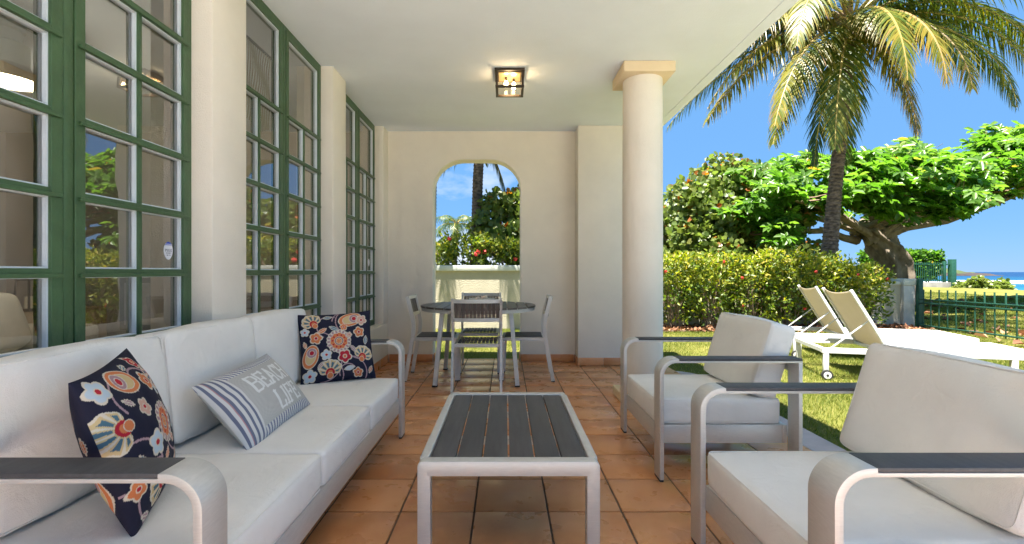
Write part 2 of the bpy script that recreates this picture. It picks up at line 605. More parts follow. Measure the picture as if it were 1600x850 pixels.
M['palm_leaf'] = ramp_mat('palm_leaflet', [(0.0, (0.035, 0.075, 0.012)), (0.35, (0.085, 0.125, 0.018)), (0.62, (0.22, 0.20, 0.025)),
                                           (0.88, (0.34, 0.24, 0.05)), (1.0, (0.30, 0.16, 0.08))], rough=0.4, trans=0.34, spec=0.4, glow=1.35)
M['rachis'] = ramp_mat('palm_rachis', [(0.0, (0.12, 0.14, 0.03)), (0.5, (0.34, 0.27, 0.06)), (1.0, (0.34, 0.19, 0.09))], rough=0.5, trans=0)
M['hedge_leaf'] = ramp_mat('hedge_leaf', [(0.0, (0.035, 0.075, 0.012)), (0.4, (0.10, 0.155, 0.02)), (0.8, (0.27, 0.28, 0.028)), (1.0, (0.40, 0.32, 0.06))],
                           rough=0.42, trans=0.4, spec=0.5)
M['almond_leaf'] = ramp_mat('almond_leaf', [(0.0, (0.04, 0.105, 0.014)), (0.5, (0.09, 0.19, 0.026)), (0.9, (0.15, 0.25, 0.04)), (1.0, (0.26, 0.19, 0.035))],
                            rough=0.36, trans=0.5, spec=0.5)
M['grape_leaf'] = ramp_mat('sea_grape_leaf', [(0.0, (0.065, 0.11, 0.022)), (0.55, (0.13, 0.175, 0.035)), (0.88, (0.21, 0.235, 0.06)), (0.95, (0.30, 0.13, 0.03)),
                                              (1.0, (0.34, 0.07, 0.02))], rough=0.4, trans=0.45, spec=0.5)
M['flower'] = mat('red_flower', (0.55, 0.03, 0.025), 0.6, var=0.2, vscale=20)
M['grass'] = ramp_mat('grass_blade', [(0.0, (0.05, 0.085, 0.01)), (0.5, (0.13, 0.16, 0.022)), (0.85, (0.24, 0.225, 0.05)), (1.0, (0.36, 0.29, 0.12))],
                      rough=0.6, trans=0.3, spec=0.3)
M['dead_leaf'] = ramp_mat('dry_leaf', [(0.0, (0.12, 0.05, 0.025)), (0.6, (0.24, 0.11, 0.055)), (1.0, (0.40, 0.24, 0.14))], rough=0.8, trans=0.1)
M['lawn'] = mat('lawn_turf', (0.10, 0.105, 0.022), 0.95, col2=(0.20, 0.185, 0.05), vscale=0.9, bump=0.7, bscale=55, detail=8, spec=0.1)

# ------------------------------------------------------------------ terrain, sea, far shore
LAWN = -0.05
def ground_z(x, y):
    x = np.asarray(x, float); y = np.asarray(y, float)
    z = np.full(np.broadcast(x, y).shape, LAWN)
    rise = np.clip((x - 9.0) / 16.0, 0, 1) * np.clip((y - 8.0) / 14.0, 0, 1)
    z = z + 0.24 * rise * rise * (3 - 2 * rise)
    fall = np.clip((x - 24.5) / 24.0, 0, 1)
    z = z - 4.6 * fall * fall * (3 - 2 * fall)
    bumpy = 0.018 * np.sin(x * 0.9 + 1.3) * np.sin(y * 0.7) * np.clip((x - 8.5) / 4, 0, 1)
    return z + bumpy

gx = np.concatenate([np.linspace(-3000, -120, 8), np.linspace(-60, -8, 14), np.linspace(-6, 60, 111), [90, 160]])
gy = np.concatenate([np.linspace(-400, -20, 10), np.linspace(-15, 60, 101), [80, 120, 250, 700, 2000, 6000]])
GX, GY = np.meshgrid(gx, gy, indexing='ij')
GZ = ground_z(GX, GY)
V = np.stack([GX, GY, GZ], -1).reshape(-1, 3)
ny = len(gy)
I = (np.arange(len(gx) - 1)[:, None] * ny + np.arange(ny - 1)[None]).ravel()
Fc = np.stack([I, I + ny, I + ny + 1, I + 1], 1)
obj('lawn', fast_mesh('lawn', V, Fc, smooth=True), M['lawn'], kind='structure', label='sunlit green lawn around the porch')

def sea_material():
    m = bpy.data.materials.new('tropical_sea')
    t, b, o = nodes_of(m)
    L = t.links.new
    g = t.nodes.new('ShaderNodeNewGeometry')
    s = t.nodes.new('ShaderNodeSeparateXYZ')
    L(g.outputs['Position'], s.inputs['Vector'])
    n = t.nodes.new('ShaderNodeTexNoise')
    n.inputs['Scale'].default_value = 0.012
    n.inputs['Detail'].default_value = 5
    L(g.outputs['Position'], n.inputs['Vector'])
    mr = t.nodes.new('ShaderNodeMapRange')
    mr.inputs['From Min'].default_value = 40
    mr.inputs['From Max'].default_value = 900
    L(s.outputs['X'], mr.inputs['Value'])
    ad = t.nodes.new('ShaderNodeMath')
    ad.operation = 'MULTIPLY_ADD'
    ad.inputs[1].default_value = 0.35
    L(n.outputs['Fac'], ad.inputs[0])
    L(mr.outputs['Result'], ad.inputs[2])
    r = t.nodes.new('ShaderNodeValToRGB')
    e = r.color_ramp.elements
    e[0].position, e[0].color = 0.14, (0.012, 0.13, 0.17, 1)
    e[1].position, e[1].color = 0.75, (0.002, 0.026, 0.085, 1)
    q = e.new(0.36)
    q.color = (0.005, 0.07, 0.135, 1)
    L(ad.outputs[0], r.inputs['Fac'])
    L(r.outputs['Color'], b.inputs['Base Color'])
    b.inputs['Roughness'].default_value = 0.35
    b.inputs['Specular IOR Level'].default_value = 0.25
    n2 = t.nodes.new('ShaderNodeTexNoise')
    n2.inputs['Scale'].default_value = 0.5
    n2.inputs['Detail'].default_value = 6
    L(g.outputs['Position'], n2.inputs['Vector'])
    bp = t.nodes.new('ShaderNodeBump')
    bp.inputs['Strength'].default_value = 0.9
    bp.inputs['Distance'].default_value = 0.5
    L(n2.outputs['Fac'], bp.inputs['Height'])
    L(bp.outputs['Normal'], b.inputs['Normal'])
    return m
SEA = -3.0
me = fast_mesh('sea', [(36, -30000, SEA), (30000, -30000, SEA), (30000, 40000, SEA), (36, 40000, SEA)], [[0, 1, 2, 3]])
obj('sea', me, sea_material(), kind='structure', label='blue sea beyond the lawn')

def headland():
    nx_, ny_ = 60, 14
    xs = np.linspace(455, 540, nx_)
    ys = np.linspace(500, 560, ny_)
    X, Y = np.meshgrid(xs, ys, indexing='ij')
    t = (X - 455) / 85
    ridge = 8.6 * np.exp(-((t - 0.40) / 0.20) ** 2) + 3.4 * np.exp(-((t - 0.72) / 0.17) ** 2) + 2.1 * np.exp(-((t - .93) / .04) ** 2)
    across = np.sin(np.clip((Y - 500) / 60, 0, 1) * PI) ** 0.7
    nzs = np.array([[mnoise.noise(Vector((a * .13, b * .13, 0))) for b in ys] for a in xs])
    Z = SEA - 1.0 + (ridge + 1.0) * across + nzs * 1.3 * across
    V = np.stack([X, Y, Z], -1).reshape(-1, 3)
    I = (np.arange(nx_ - 1)[:, None] * ny_ + np.arange(ny_ - 1)[None]).ravel()
    Fc = np.stack([I, I + ny_, I + ny_ + 1, I + 1], 1)
    me = fast_mesh('headland', V, Fc, smooth=False)
    me.materials.append(M['rock'])
    me.materials.append(M['hill'])
    cz = V[Fc].mean(1)[:, 2]
    me.polygons.foreach_set('material_index', (cz > 0.4).astype(np.int32))
    obj('headland', me, None, kind='structure', label='low green headland with dark rocks across the water')
headland()

# breaking surf
fm = MB()
for (x0, x1, y0, wd) in ((150, 196, 176, 1.7), (196, 240, 205, .9), (165, 190, 160, .6)):
    m = 26
    top = []
    bot = []
    for i in range(m):
        t = i / (m - 1)
        xx = x0 + (x1 - x0) * t
        yy = y0 + 5 * math.sin(t * 7) + 1.5 * math.sin(t * 23)
        ww = wd * (0.25 + abs(math.sin(t * PI)) ** .5 * (0.8 + .4 * math.sin(t * 31)))
        top.append((xx, yy + ww, SEA + .06)); bot.append((xx, yy - ww, SEA + .06))
    mid = [(a[0], y0 + (a[1] + b[1]) / 2 - y0, SEA + .45) for a, b in zip(top, bot)]
    vs_ = bot + mid + top
    fm.add(vs_, [(i, i + 1, m + i + 1, m + i) for i in range(m - 1)] + [(m + i, m + i + 1, 2 * m + i + 1, 2 * m + i) for i in range(m - 1)])
obj('surf', fm.mesh('surf', smooth=True), M['foam'], kind='structure', label='white breaking surf on the sea')

# ------------------------------------------------------------------ porch floor
TX0, TY0, TP = -0.140, 2.102, 0.330
floor = obj('porch_floor', box_me('porch_floor', -1.40, 1.84, -0.215, 5.80, -0.20, -0.006), M['grout'], kind='structure',
            label='terracotta tiled porch floor')
tile_meshes = []
for k in range(4):
    bm_ = MB().box(-TP / 2 + .0042, TP / 2 - .0042, -TP / 2 + .0042, TP / 2 - .0042, -0.012, 0.0)
    tile_meshes.append(bm_.mesh('tile', smooth=True, bevel=0.004, seg=2))
    tile_meshes[-1].materials.append(M['tile'])
for i in range(-4, 6):
    for j in range(-7, 12):
        cx, cy = TX0 + TP * (i + .5), TY0 + TP * (j + .5)
        x0, x1 = max(cx - TP / 2, -1.398), min(cx + TP / 2, 1.846)
        y0, y1 = max(cy - TP / 2, -1.74), min(cy + TP / 2, 5.80)
        if x1 - x0 < 0.03 or y1 - y0 < 0.03: continue
        # under the back wall only the arch doorway is tiled
        if y0 > 5.55 and not (-0.9 < cx < 0.25): continue
        o = obj('tile', random.choice(tile_meshes), None, floor)
        o.location = ((x0 + x1) / 2, (y0 + y1) / 2, random.uniform(-.0006, .0006))
        o.scale = ((x1 - x0) / TP, (y1 - y0) / TP, 1)
        o.rotation_euler = (random.uniform(-.0012, .0012), random.uniform(-.0012, .0012), 0)

# concrete edge of the slab, rounded at its far corner
pts = [(1.846, -1.75), (2.05, -1.75), (2.05, 4.72)]
for k in range(7):
    a = k / 6 * PI / 2
    pts.append((1.75 + .30 * math.cos(a), 4.78 + .34 * math.sin(a)))
pts += [(1.36, 5.12), (1.36, 5.08), (1.846, 5.08)]
nn = len(pts)
mb = MB().add([(x, y, -.2) for x, y in pts] + [(x, y, -.004) for x, y in pts],
              [tuple(range(nn - 1, -1, -1)), tuple(range(nn, 2 * nn))] + [(i, (i + 1) % nn, nn + (i + 1) % nn, nn + i) for i in range(nn)])
obj('slab_edge', mb.mesh('slab_edge'), M['concrete'], kind='structure', label='pinkish concrete edge of the porch slab')

obj('bounce_terrace', MB().box(-6.2, -1.405, -9.0, -1.76, -.2, -.004).box(-1.403, 1.843, -9.0, -.217, -.2, -.002).box(1.845, 2.05, -9.0, -1.76, -.2, -.004).box(2.052, 7.8, -9.0, 0.3, -.2, -.008).mesh('bounce_terrace'), mat('pale_bounce_stone', (.63, .61, .585), .85, var=.08, vscale=2, bump=.3, bscale=90), kind='structure', label='pale unseen paving added behind the camera to bounce sunlight')  # unseen pale paving, added so sunlight bounces into the porch

# ------------------------------------------------------------------ porch walls and ceiling
CEIL = 2.745
BACK = 5.60
WT = 0.20
mb = MB().box(-6.2, -1.405, -1.75, 5.83, CEIL, 3.0).box(-1.405, 1.81, -0.45, 5.83, CEIL, 3.0)
ceiling = obj('ceiling', mb.mesh('ceiling'), M['ceiling'], kind='structure', label='white plaster porch ceiling')
obj('drip_groove', box_me('drip_groove', 1.715, 1.728, -0.40, 5.5, CEIL - .004, CEIL + .002), M['ceiling'], ceiling)

def arch_wall():
    x0, x1 = -1.40, 1.38
    a0, a1, top, r = -0.861, 0.175, 2.42, 0.36
    prof = [(a0, 0.0)]
    for k in range(13):
        t = PI - k / 12 * PI / 2
        prof.append((a0 + r + r * math.cos(t), top - r + r * math.sin(t) * 0.96))
    for k in range(13):
        t = PI / 2 - k / 12 * PI / 2
        prof.append((a1 - r + r * math.cos(t), top - r + r * math.sin(t) * 0.96))
    prof.append((a1, 0.0))
    mb = MB()
    n = len(prof)
    y0, y1 = BACK, BACK + WT
    # front and back as strips between the arch and the wall top
    for yy in (y0, y1):
        vs_ = [(x, yy, z) for x, z in prof] + [(x, yy, CEIL) for x, z in prof]
        mb.add(vs_, [(i, i + 1, n + i + 1, n + i) for i in range(1, n - 2)] )
        mb.add([(x0, yy, 0), (a0, yy, 0), (a0, yy, prof[1][1]), (a0, yy, CEIL), (x0, yy, CEIL)], [(0, 1, 2, 3, 4)])
        mb.add([(a1, yy, 0), (x1, yy, 0), (x1, yy, CEIL), (a1, yy, CEIL), (a1, yy, prof[-2][1])], [(0, 1, 2, 3, 4)])
    vs_ = [(x, y0, z) for x, z in prof] + [(x, y1, z) for x, z in prof]
    mb.add(vs_, [(i, i + 1, n + i + 1, n + i) for i in range(n - 1)])
    for xx in (x0, x1):
        mb.add([(xx, y0, 0), (xx, y1, 0), (xx, y1, CEIL), (xx, y0, CEIL)], [(0, 1, 2, 3)])
    me = mb.mesh('wall_back')
    bm = bmesh.new(); bm.from_mesh(me)
    bmesh.ops.remove_doubles(bm, verts=bm.verts, dist=1e-5)
    bmesh.ops.recalc_face_normals(bm, faces=bm.faces)
    es = [e for e in bm.edges if len(e.link_faces) == 2 and abs(e.calc_face_angle(0) - PI / 2) < .02 and
          all(a0 - .01 <= v.co.x <= a1 + .01 and v.co.z < 2.5 for v in e.verts) and abs(e.verts[0].co.y - e.verts[1].co.y) < .01]
    bmesh.ops.bevel(bm, geom=es, offset=.014, segments=3, profile=.5, affect='EDGES')
    bm.to_mesh(me); bm.free()
    return me
wall_back = obj('wall_back', arch_wall(), M['wall'], kind='structure', label='cream end wall with an arched doorway')
obj('pilaster', box_me('pilaster', 0.826, 1.40, 5.37, BACK - .001, 0, CEIL, bevel=.008), M['wall'], wall_back)

PIERS = [(-0.899, -0.599), (0.674, 0.974), (2.247, 2.545), (3.82, 4.13), (5.39, BACK)]
mb = MB()
mb.box(-1.70, -1.40, -1.75, BACK + WT, 0, 0.47)
for a, b in PIERS:
    mb.box(-1.70, -1.40, a, b if b < 5.5 else BACK + WT, 0.47, CEIL)
wall_left = obj('wall_left', mb.mesh('wall_left', bevel=.008, smooth=True), M['wall'], kind='structure',
                label='cream house wall with square piers between tall windows')

# baseboards of cut terracotta
def baseboard(name_parent, segs):
    for (x0, y0, x1, y1, nx_, ny_) in segs:
        Lg = math.hypot(x1 - x0, y1 - y0)
        n = max(1, round(Lg / TP))
        for i in range(n):
            t0, t1 = i / n, (i + 1) / n
            ax, ay = x0 + (x1 - x0) * t0, y0 + (y1 - y0) * t0
            bx, by = x0 + (x1 - x0) * t1, y0 + (y1 - y0) * t1
            L_ = math.hypot(bx - ax, by - ay)
            me = MB().box(-L_ / 2 + .0015, L_ / 2 - .0015, 0.001, .012, 0.004, .092).mesh('baseboard_tile', smooth=True, bevel=.003)
            o = obj('baseboard_tile', me, M['tile'], name_parent)
            o.location = ((ax + bx) / 2, (ay + by) / 2, 0)
            o.rotation_euler = (0, 0, math.atan2(-nx_, ny_))
baseboard(wall_back, [(-1.385, BACK, -0.865, BACK, 0, -1), (0.178, BACK, 0.812, BACK, 0, -1), (0.826, 5.37, 1.40, 5.37, 0, -1),
                      (0.826, 5.585, 0.826, 5.37, -1, 0), (-0.861, BACK + WT, -0.861, BACK + .002, 1, 0), (0.175, BACK, 0.175, BACK + WT, -1, 0)])
baseboard(wall_left, [(-1.40, -1.7, -1.40, BACK - .015, 1, 0)])

# ------------------------------------------------------------------ windows
FX = -1.50                                   # front face of the frames
ROWS = [2.142, 1.872, 1.602, 1.335, 1.068, 0.803, 0.537]
def window(name, y0, y1, label):
    z0, z1 = 0.47, CEIL
    root = thing(name, label, 'window', (FX, (y0 + y1) / 2, z0), 0, 'tall green windows along the porch')
    hw = (y1 - y0) / 2
    H = z1 - z0
    # outer frame: everything local to the base of the window
    fw = .022
    mb = MB()
    mb.box(-.075, 0, -hw, -hw + fw, 0, H); mb.box(-.075, 0, hw - fw, hw, 0, H)
    mb.box(-.075, 0, -hw + fw, hw - fw, 0, .02); mb.box(-.075, 0, -hw + fw, hw - fw, H - .02, H)
    obj('outer_frame', mb.mesh('outer_frame', bevel=.002), M['green'], root)
    obj('centre_post', box_me('centre_post', -.075, .004, -.019, .019, .0205, H - .0205, bevel=.004), M['green'], root)
    for s in (-1, 1):
        a, b = (-hw + fw + .003, -.0225) if s < 0 else (.0225, hw - fw - .003)
        st = .041
        bz, tz = .024, H - .024
        mb = MB()
        mb.box(-.055, 0.006, a, a + st, bz, tz); mb.box(-.055, 0.006, b - st, b, bz, tz)
        mb.box(-.055, 0.006, a + st, b - st, bz, bz + .04); mb.box(-.055, 0.006, a + st, b - st, tz - .05, tz)
        leaf = obj('casement', mb.mesh('casement', bevel=.002), M['green'], root)
        ia, ib = a + st, b - st
        zs = [r - z0 for r in ROWS]
        bars = zs[:-1]
        bh = .0135
        for z in bars:
            mb = MB().box(-.05, .006, ia, ib, z - bh, z + bh)
            mb.box(.006, .018, ia - .03, ib + .03, z - bh - .004, z - bh + .010)      # drip nose
            obj('glazing_bar', mb.mesh('glazing_bar', bevel=.002), M['green'], leaf)
        mid = (ia + ib) / 2
        vb = .0105
        obj('glazing_bar', box_me('glazing_bar', -.048, .003, mid - vb, mid + vb, bz + .04, bars[0] - bh, bevel=.002), M['green'], leaf)
        cells = [(ia, ib, bars[0] + bh, tz - .05)]
        lo = bars[1:] + [bz + .04 - bh]
        for q in range(6):
            zt, zb = bars[q] - bh, lo[q] + bh
            cells += [(ia, mid - vb, zb, zt), (mid + vb, ib, zb, zt)]
        for (ca, cb, cz0, cz1) in cells:
            bw, xb0, xb1 = .006, -.030, -.004
            mb = MB()
            mb.box(xb0, xb1, ca + .0005, ca + bw, cz0, cz1); mb.box(xb0, xb1, cb - bw, cb - .0005, cz0, cz1)
            mb.box(xb0, xb1, ca + bw, cb - bw, cz0 + .0005, cz0 + bw); mb.box(xb0, xb1, ca + bw, cb - bw, cz1 - bw, cz1 - .0005)
            obj('glazing_bead', mb.mesh('glazing_bead'), M['bead'], leaf)
            me = MB().box(-.023, -.019, ca + bw, cb - bw, cz0 + bw, cz1 - bw).mesh('pane')
            me.materials.append(M['glass']); me.materials.append(M['clear'])
            for p in me.polygons:
                p.material_index = 0 if p.normal.x > .9 else 1
            obj('pane', me, None, leaf)
    return root
win_spots = [(-0.599, 0.674, 'tall green window beside the sofa armrest, out of reach of the arch wall'),
             (0.974, 2.247, 'tall green multi-pane window with a blue and white alarm sticker behind the near end of the sofa'),
             (2.545, 3.82, 'tall green multi-pane window between the two plain piers behind the far end of the sofa'),
             (4.13, 5.39, 'tall green multi-pane window with a plain white sticker, next to the arch wall')]
win_objs = [window('window', a, b, lb) for a, b, lb in win_spots[1:]]

# stickers on the glass
def sticker(loc, s, label, band):
    root = thing('alarm_sticker', label, 'sticker', loc)
    n = 28
    mb = MB()
    pr = [(s * .95 * math.cos(t) * (1 - .12 * max(0, -math.sin(t))), s * 1.32 * math.sin(t)) for t in [2 * PI * k / n for k in range(n)]]
    mb.add([(0, y, z) for y, z in pr] + [(.0012, y, z) for y, z in pr],
           [tuple(range(n - 1, -1, -1)), tuple(range(n, 2 * n))] + [(i, (i + 1) % n, n + (i + 1) % n, n + i) for i in range(n)])
    obj('backing', mb.mesh('backing'), mat('sticker_white', (0.75, 0.75, 0.80), .4), root)
    if band:
        blue = mat('sticker_blue', (0.012, 0.06, 0.50), .4)
        top = [(y, z) for y, z in pr if z > s * .78]
        top.sort(key=lambda q: math.atan2(q[1], q[0]))
        k = len(top)
        mb = MB().add([(.0016, y * 1.02, z * 1.02) for y, z in top] + [(.0024, y * 1.02, z * 1.02) for y, z in top],
                      [tuple(range(k - 1, -1, -1)), tuple(range(k, 2 * k))] + [(i, (i + 1) % k, k + (i + 1) % k, k + i) for i in range(k)])
        obj('blue_band', mb.mesh('blue_band'), blue, root)
        def text(body, z, size, m):
            cu = bpy.data.curves.new('lettering', 'FONT')
            cu.body = body; cu.size = size; cu.align_x = 'CENTER'; cu.align_y = 'CENTER'; cu.extrude = .0002; cu.resolution_u = 2
            o = bpy.data.objects.new('tmp', cu)
            COL.objects.link(o)
            dg = bpy.context.evaluated_depsgraph_get()
            me = bpy.data.meshes.new_from_object(o.evaluated_get(dg))
            bpy.data.objects.remove(o)
            me.materials.clear()
            obj('lettering', me, m, root, loc=(.0028, 0, z), rot=(PI / 2, 0, PI / 2))
        wht = mat('sticker_print_white', (0.8, 0.8, 0.85), .5)
        ink = mat('sticker_print_grey', (0.10, 0.10, 0.16), .5)
        text('WARNING', s * .97, s * .30, wht)
        text('PSGG', s * .05, s * .60, ink)
        text('SECURITY', -s * .35, s * .24, ink)
        text('787  735', -s * .68, s * .24, ink)
    return root
sticker((FX - .0175, 2.115, 1.165), .030, 'oval white and blue alarm sticker on the window glass', True)
sticker((FX - .0175, 5.215, 1.175), .032, 'plain white oval sticker on the window next to the arch wall', False)

def cushion_me(name, sx_, sy_, sz_, r=.035, bulge=.012, cuts=15, seed=0, wr=.0022):
    bm = bmesh.new()
    bmesh.ops.create_cube(bm, size=2)
    bmesh.ops.subdivide_edges(bm, edges=bm.edges, cuts=cuts, use_grid_fill=True)
    hx, hy, hz = sx_ / 2, sy_ / 2, sz_ / 2
    def f(x):
        a = min(1, abs(x))
        return math.copysign(1 - (1 - a) ** 1.8, x)
    for v in bm.verts:
        q = Vector((f(v.co.x), f(v.co.y), f(v.co.z)))
        p = Vector((q.x * hx, q.y * hy, q.z * hz))
        inn = Vector((max(-hx + r, min(hx - r, p.x)), max(-hy + r, min(hy - r, p.y)), max(-hz + r, min(hz - r, p.z))))
        d = p - inn
        if d.length > 1e-9:
            p = inn + d.normalized() * min(d.length, r) if d.length > r else p
            if d.length > 0: p = inn + (p - inn)
        u = Vector((p.x / hx, p.y / hy, p.z / hz))
        b = bulge
        p.z += b * (1 - u.x ** 2) * (1 - u.y ** 2) * (1 if u.z > 0 else -1) * abs(u.z)
        p.x += b * .5 * (1 - u.z ** 2) * (1 - u.y ** 2) * (1 if u.x > 0 else -1) * abs(u.x)
        p.y += b * .5 * (1 - u.x ** 2) * (1 - u.z ** 2) * (1 if u.y > 0 else -1) * abs(u.y)
        s = Vector((p.x * 7 + seed * 13.1, p.y * 7, p.z * 7))
        p += Vector((mnoise.noise(s), mnoise.noise(s + Vector((5, 0, 0))), mnoise.noise(s + Vector((0, 5, 0))))) * wr * 1.6
        s2 = Vector((p.x * 28 + seed, p.y * 28, p.z * 28))
        p += Vector((0, 0, 1)) * mnoise.noise(s2) * wr * .35
        v.co = p
    bmesh.ops.recalc_face_normals(bm, faces=bm.faces)
    me = bpy.data.meshes.new(name)
    bm.to_mesh(me); bm.free()
    me.polygons.foreach_set('use_smooth', [True] * len(me.polygons))
    return me

# ------------------------------------------------------------------ the room behind the windows
mb = MB()
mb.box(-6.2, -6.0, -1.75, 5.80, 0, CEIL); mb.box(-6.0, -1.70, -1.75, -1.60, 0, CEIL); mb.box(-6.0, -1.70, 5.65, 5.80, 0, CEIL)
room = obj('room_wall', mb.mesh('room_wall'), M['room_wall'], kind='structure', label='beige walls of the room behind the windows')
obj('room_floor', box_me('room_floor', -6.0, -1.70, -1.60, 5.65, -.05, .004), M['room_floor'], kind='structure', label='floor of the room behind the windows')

lamp = thing('indoor_ceiling_lamp', 'lit round ceiling lamp seen through the green window', 'lamp', (-3.35, 3.15, CEIL))
obj('canopy', MB().lathe([(.0, -.001), (.10, -.001), (.10, -.05), (.085, -.06), (.085, -.13), (.12, -.15), (.12, -.30), (.0, -.30)], 36).mesh('canopy', smooth=True), mat('grey_lamp_metal', (.5, .5, .48), .5), lamp)
obj('lamp_shade', MB().lathe([(.12, -.29), (.19, -.39), (.185, -.40), (.11, -.302)], 36).mesh('lamp_shade', smooth=True), mat('grey_lamp_shade', (.45, .44, .40), .6), lamp)
obj('diffuser', MB().lathe([(0, -.375), (.172, -.375), (.172, -.385), (0, -.395)], 36).mesh('diffuser', smooth=True), M['lampglow'], lamp)
ld = bpy.data.lights.new('indoor_lamp_light', 'POINT')
ld.energy = 9; ld.color = (1, .86, .68); ld.shadow_soft_size = .12
lo = bpy.data.objects.new('lamp_light', ld); link(lo, lamp); lo.location = (0, 0, -.52)

sofa2 = thing('indoor_sofa', 'pale sofa inside the room behind the green window', 'sofa', (-4.0, 3.05, 0))
obj('seat', box_me('seat', -.45, .45, -1.0, .9, .10, .42, bevel=.05, seg=3), mat('indoor_sofa_cloth', (.50, .47, .42), .9, bump=.2, bscale=200), sofa2)
obj('backrest', box_me('backrest', -.62, -.36, -1.0, .9, .10, .80, bevel=.05, seg=3), mat('indoor_sofa_back', (.48, .45, .40), .9), sofa2)
obj('arm', box_me('arm', -.62, .42, .905, 1.12, .10, .62, bevel=.05, seg=3), mat('indoor_sofa_arm', (.47, .44, .39), .9), sofa2)
o = obj('indoor_pillow', cushion_me('indoor_pillow', .14, .44, .42, r=.06, bulge=.04, cuts=9, seed=77), mat('indoor_pillow_cloth', (.55, .54, .50), .9, var=.1, vscale=9), loc=(-4.02, 3.72, .655), rot=(.15, -.2, .2),
        label='pale pillow on the indoor sofa behind the green window', cat='pillow')
cab = thing('indoor_cabinet', 'low wooden cabinet inside the room holding a lantern', 'cabinet', (-4.75, 4.55, 0))
obj('carcass', box_me('carcass', -.5, .25, -.22, .75, .06, .69, bevel=.01), mat('cabinet_wood', (.36, .27, .17), .6, var=.15, vscale=4), cab)
for s in (-1, 1):
    d_ = obj('door', box_me('door', .252, .27, .265 + s * .24 - .23, .265 + s * .24 + .23, .12, .65, bevel=.004), mat('cabinet_door', (.38, .29, .185), .6, var=.15, vscale=4), cab)
    obj('handle', box_me('handle', .271, .285, .265 + s * .05 - .008, .265 + s * .05 + .008, .36, .46, bevel=.003), M['bronze'], d_)
lan = thing('table_lantern', 'dark metal lantern standing on the indoor cabinet', 'lantern', (-4.62, 4.56, .692))
mb = MB().box(-.09, .09, -.09, .09, 0, .025)
for a in (-1, 1):
    for b in (-1, 1):
        mb.bar((a * .075, b * .075, .02), (a * .06, b * .06, .30), .014, .014)
mb.box(-.07, .07, -.07, .07, .295, .315)
obj('cage', mb.mesh('cage', bevel=.002), M['bronze'], lan)
obj('roof', MB().lathe([(.085, .316), (.03, .37), (.03, .39), (0, .39)], 4).mesh('roof'), M['bronze'], lan)
obj('candle', MB().lathe([(0, .026), (.035, .026), (.035, .14), (0, .14)], 16).mesh('candle', smooth=True), mat('ivory_wax', (.7, .65, .52), .5), lan)
pic = thing('picture_frame', 'dark framed picture standing inside behind the window', 'picture', (-4.19, 5.645, .38), -PI / 2)
obj('frame', box_me('frame', 0, .03, -.42, .42, 0, .62, bevel=.006), M['bronze'], pic)
obj('print', box_me('print', .031, .034, -.36, .36, .06, .56), mat('faded_print', (.25, .24, .22), .6, var=.4, vscale=6), pic)

# wavy strings of a shell curtain hung high inside the middle window
cur = thing('shell_curtain', 'wavy strings of a shell curtain hanging inside the middle window', 'curtain', (-1.78, 3.1, 2.02))
strm = mat('shell_string', (.40, .36, .27), .7, var=.2, vscale=30)
mbs = MB()
for k in range(34):
    yy = -.42 + k * .026
    zb = .05 + .07 * abs(math.sin(k * .23))
    mbs.tube([(.008 * math.sin(q * .9 + k * .5), yy + .006 * math.sin(q * 1.1), zb + (.66 - zb) * q / 12) for q in range(13)], .0045, 4)
o = obj('strings', mbs.mesh('strings'), strm, cur, kind='stuff')
obj('rod', MB().tube([(0, -.47, .67), (0, .50, .67)], .010, 8).mesh('rod', smooth=True), M['bronze'], cur)

# ------------------------------------------------------------------ round column
colm = thing('column', 'round cream column with square capital and plinth at the porch edge', 'column', (1.142, 3.925, 0))
obj('plinth', box_me('plinth', -.205, .205, -.205, .205, 0.001, .083, bevel=.012, seg=3), M['capital'], colm)
obj('shaft', MB().lathe([(.163, .084), (.163, .6), (.163, 1.2), (.162, 2.0), (.160, CEIL - .087)], 64).mesh('shaft', smooth=True), M['wall'], colm)
obj('capital', box_me('capital', -.205, .205, -.205, .205, CEIL - .086, CEIL - .001, bevel=.006), M['capital'], colm)

# ------------------------------------------------------------------ porch lantern on the ceiling
pl = thing('ceiling_lantern', 'square bronze lantern with glowing bulbs fixed to the porch ceiling', 'lamp', (.034, 3.975, CEIL))
h = .124
obj('ceiling_plate', box_me('ceiling_plate', -h, h, -h, h, -.022, -.001, bevel=.003), M['bronze'], pl)
mb = MB()
g = .106
for a in (-1, 1):
    for b in (-1, 1):
        mb.box(a * g - .010, a * g + .010, b * g - .010, b * g + .010, -.138, -.023)
for s in (-1, 1):
    mb.box(-g - .012, g + .012, s * g - .011, s * g + .011, -.157, -.1385)
    mb.box(s * g - .011, s * g + .011, -g + .0115, g - .0115, -.157, -.1385)
obj('cage', mb.mesh('cage', bevel=.0015), M['bronze'], pl)
pg = glass_mat('lantern_glass', 1.45, (.95, .93, .88))
for (x0, x1, y0, y1) in ((-g + .012, g - .012, -g - .002, -g + .002), (-g + .012, g - .012, g - .002, g + .002),
                         (-g - .002, -g + .002, -g + .012, g - .012), (g - .002, g + .002, -g + .012, g - .012)):
    me = MB().box(x0, x1, y0, y1, -.137, -.024).mesh('pane')
    cxm, cym = (x0 + x1) / 2, (y0 + y1) / 2
    me.materials.append(pg); me.materials.append(M['clear'])
    for p in me.polygons:
        p.material_index = 0 if (p.normal.x * cxm + p.normal.y * cym) > .05 else 1
    obj('pane', me, None, pl)
obj('reflector', box_me('reflector', -.09, .09, -.09, .09, -.030, -.0235), mat('brass_reflector', (.75, .52, .28), .3, metal=.7), pl)
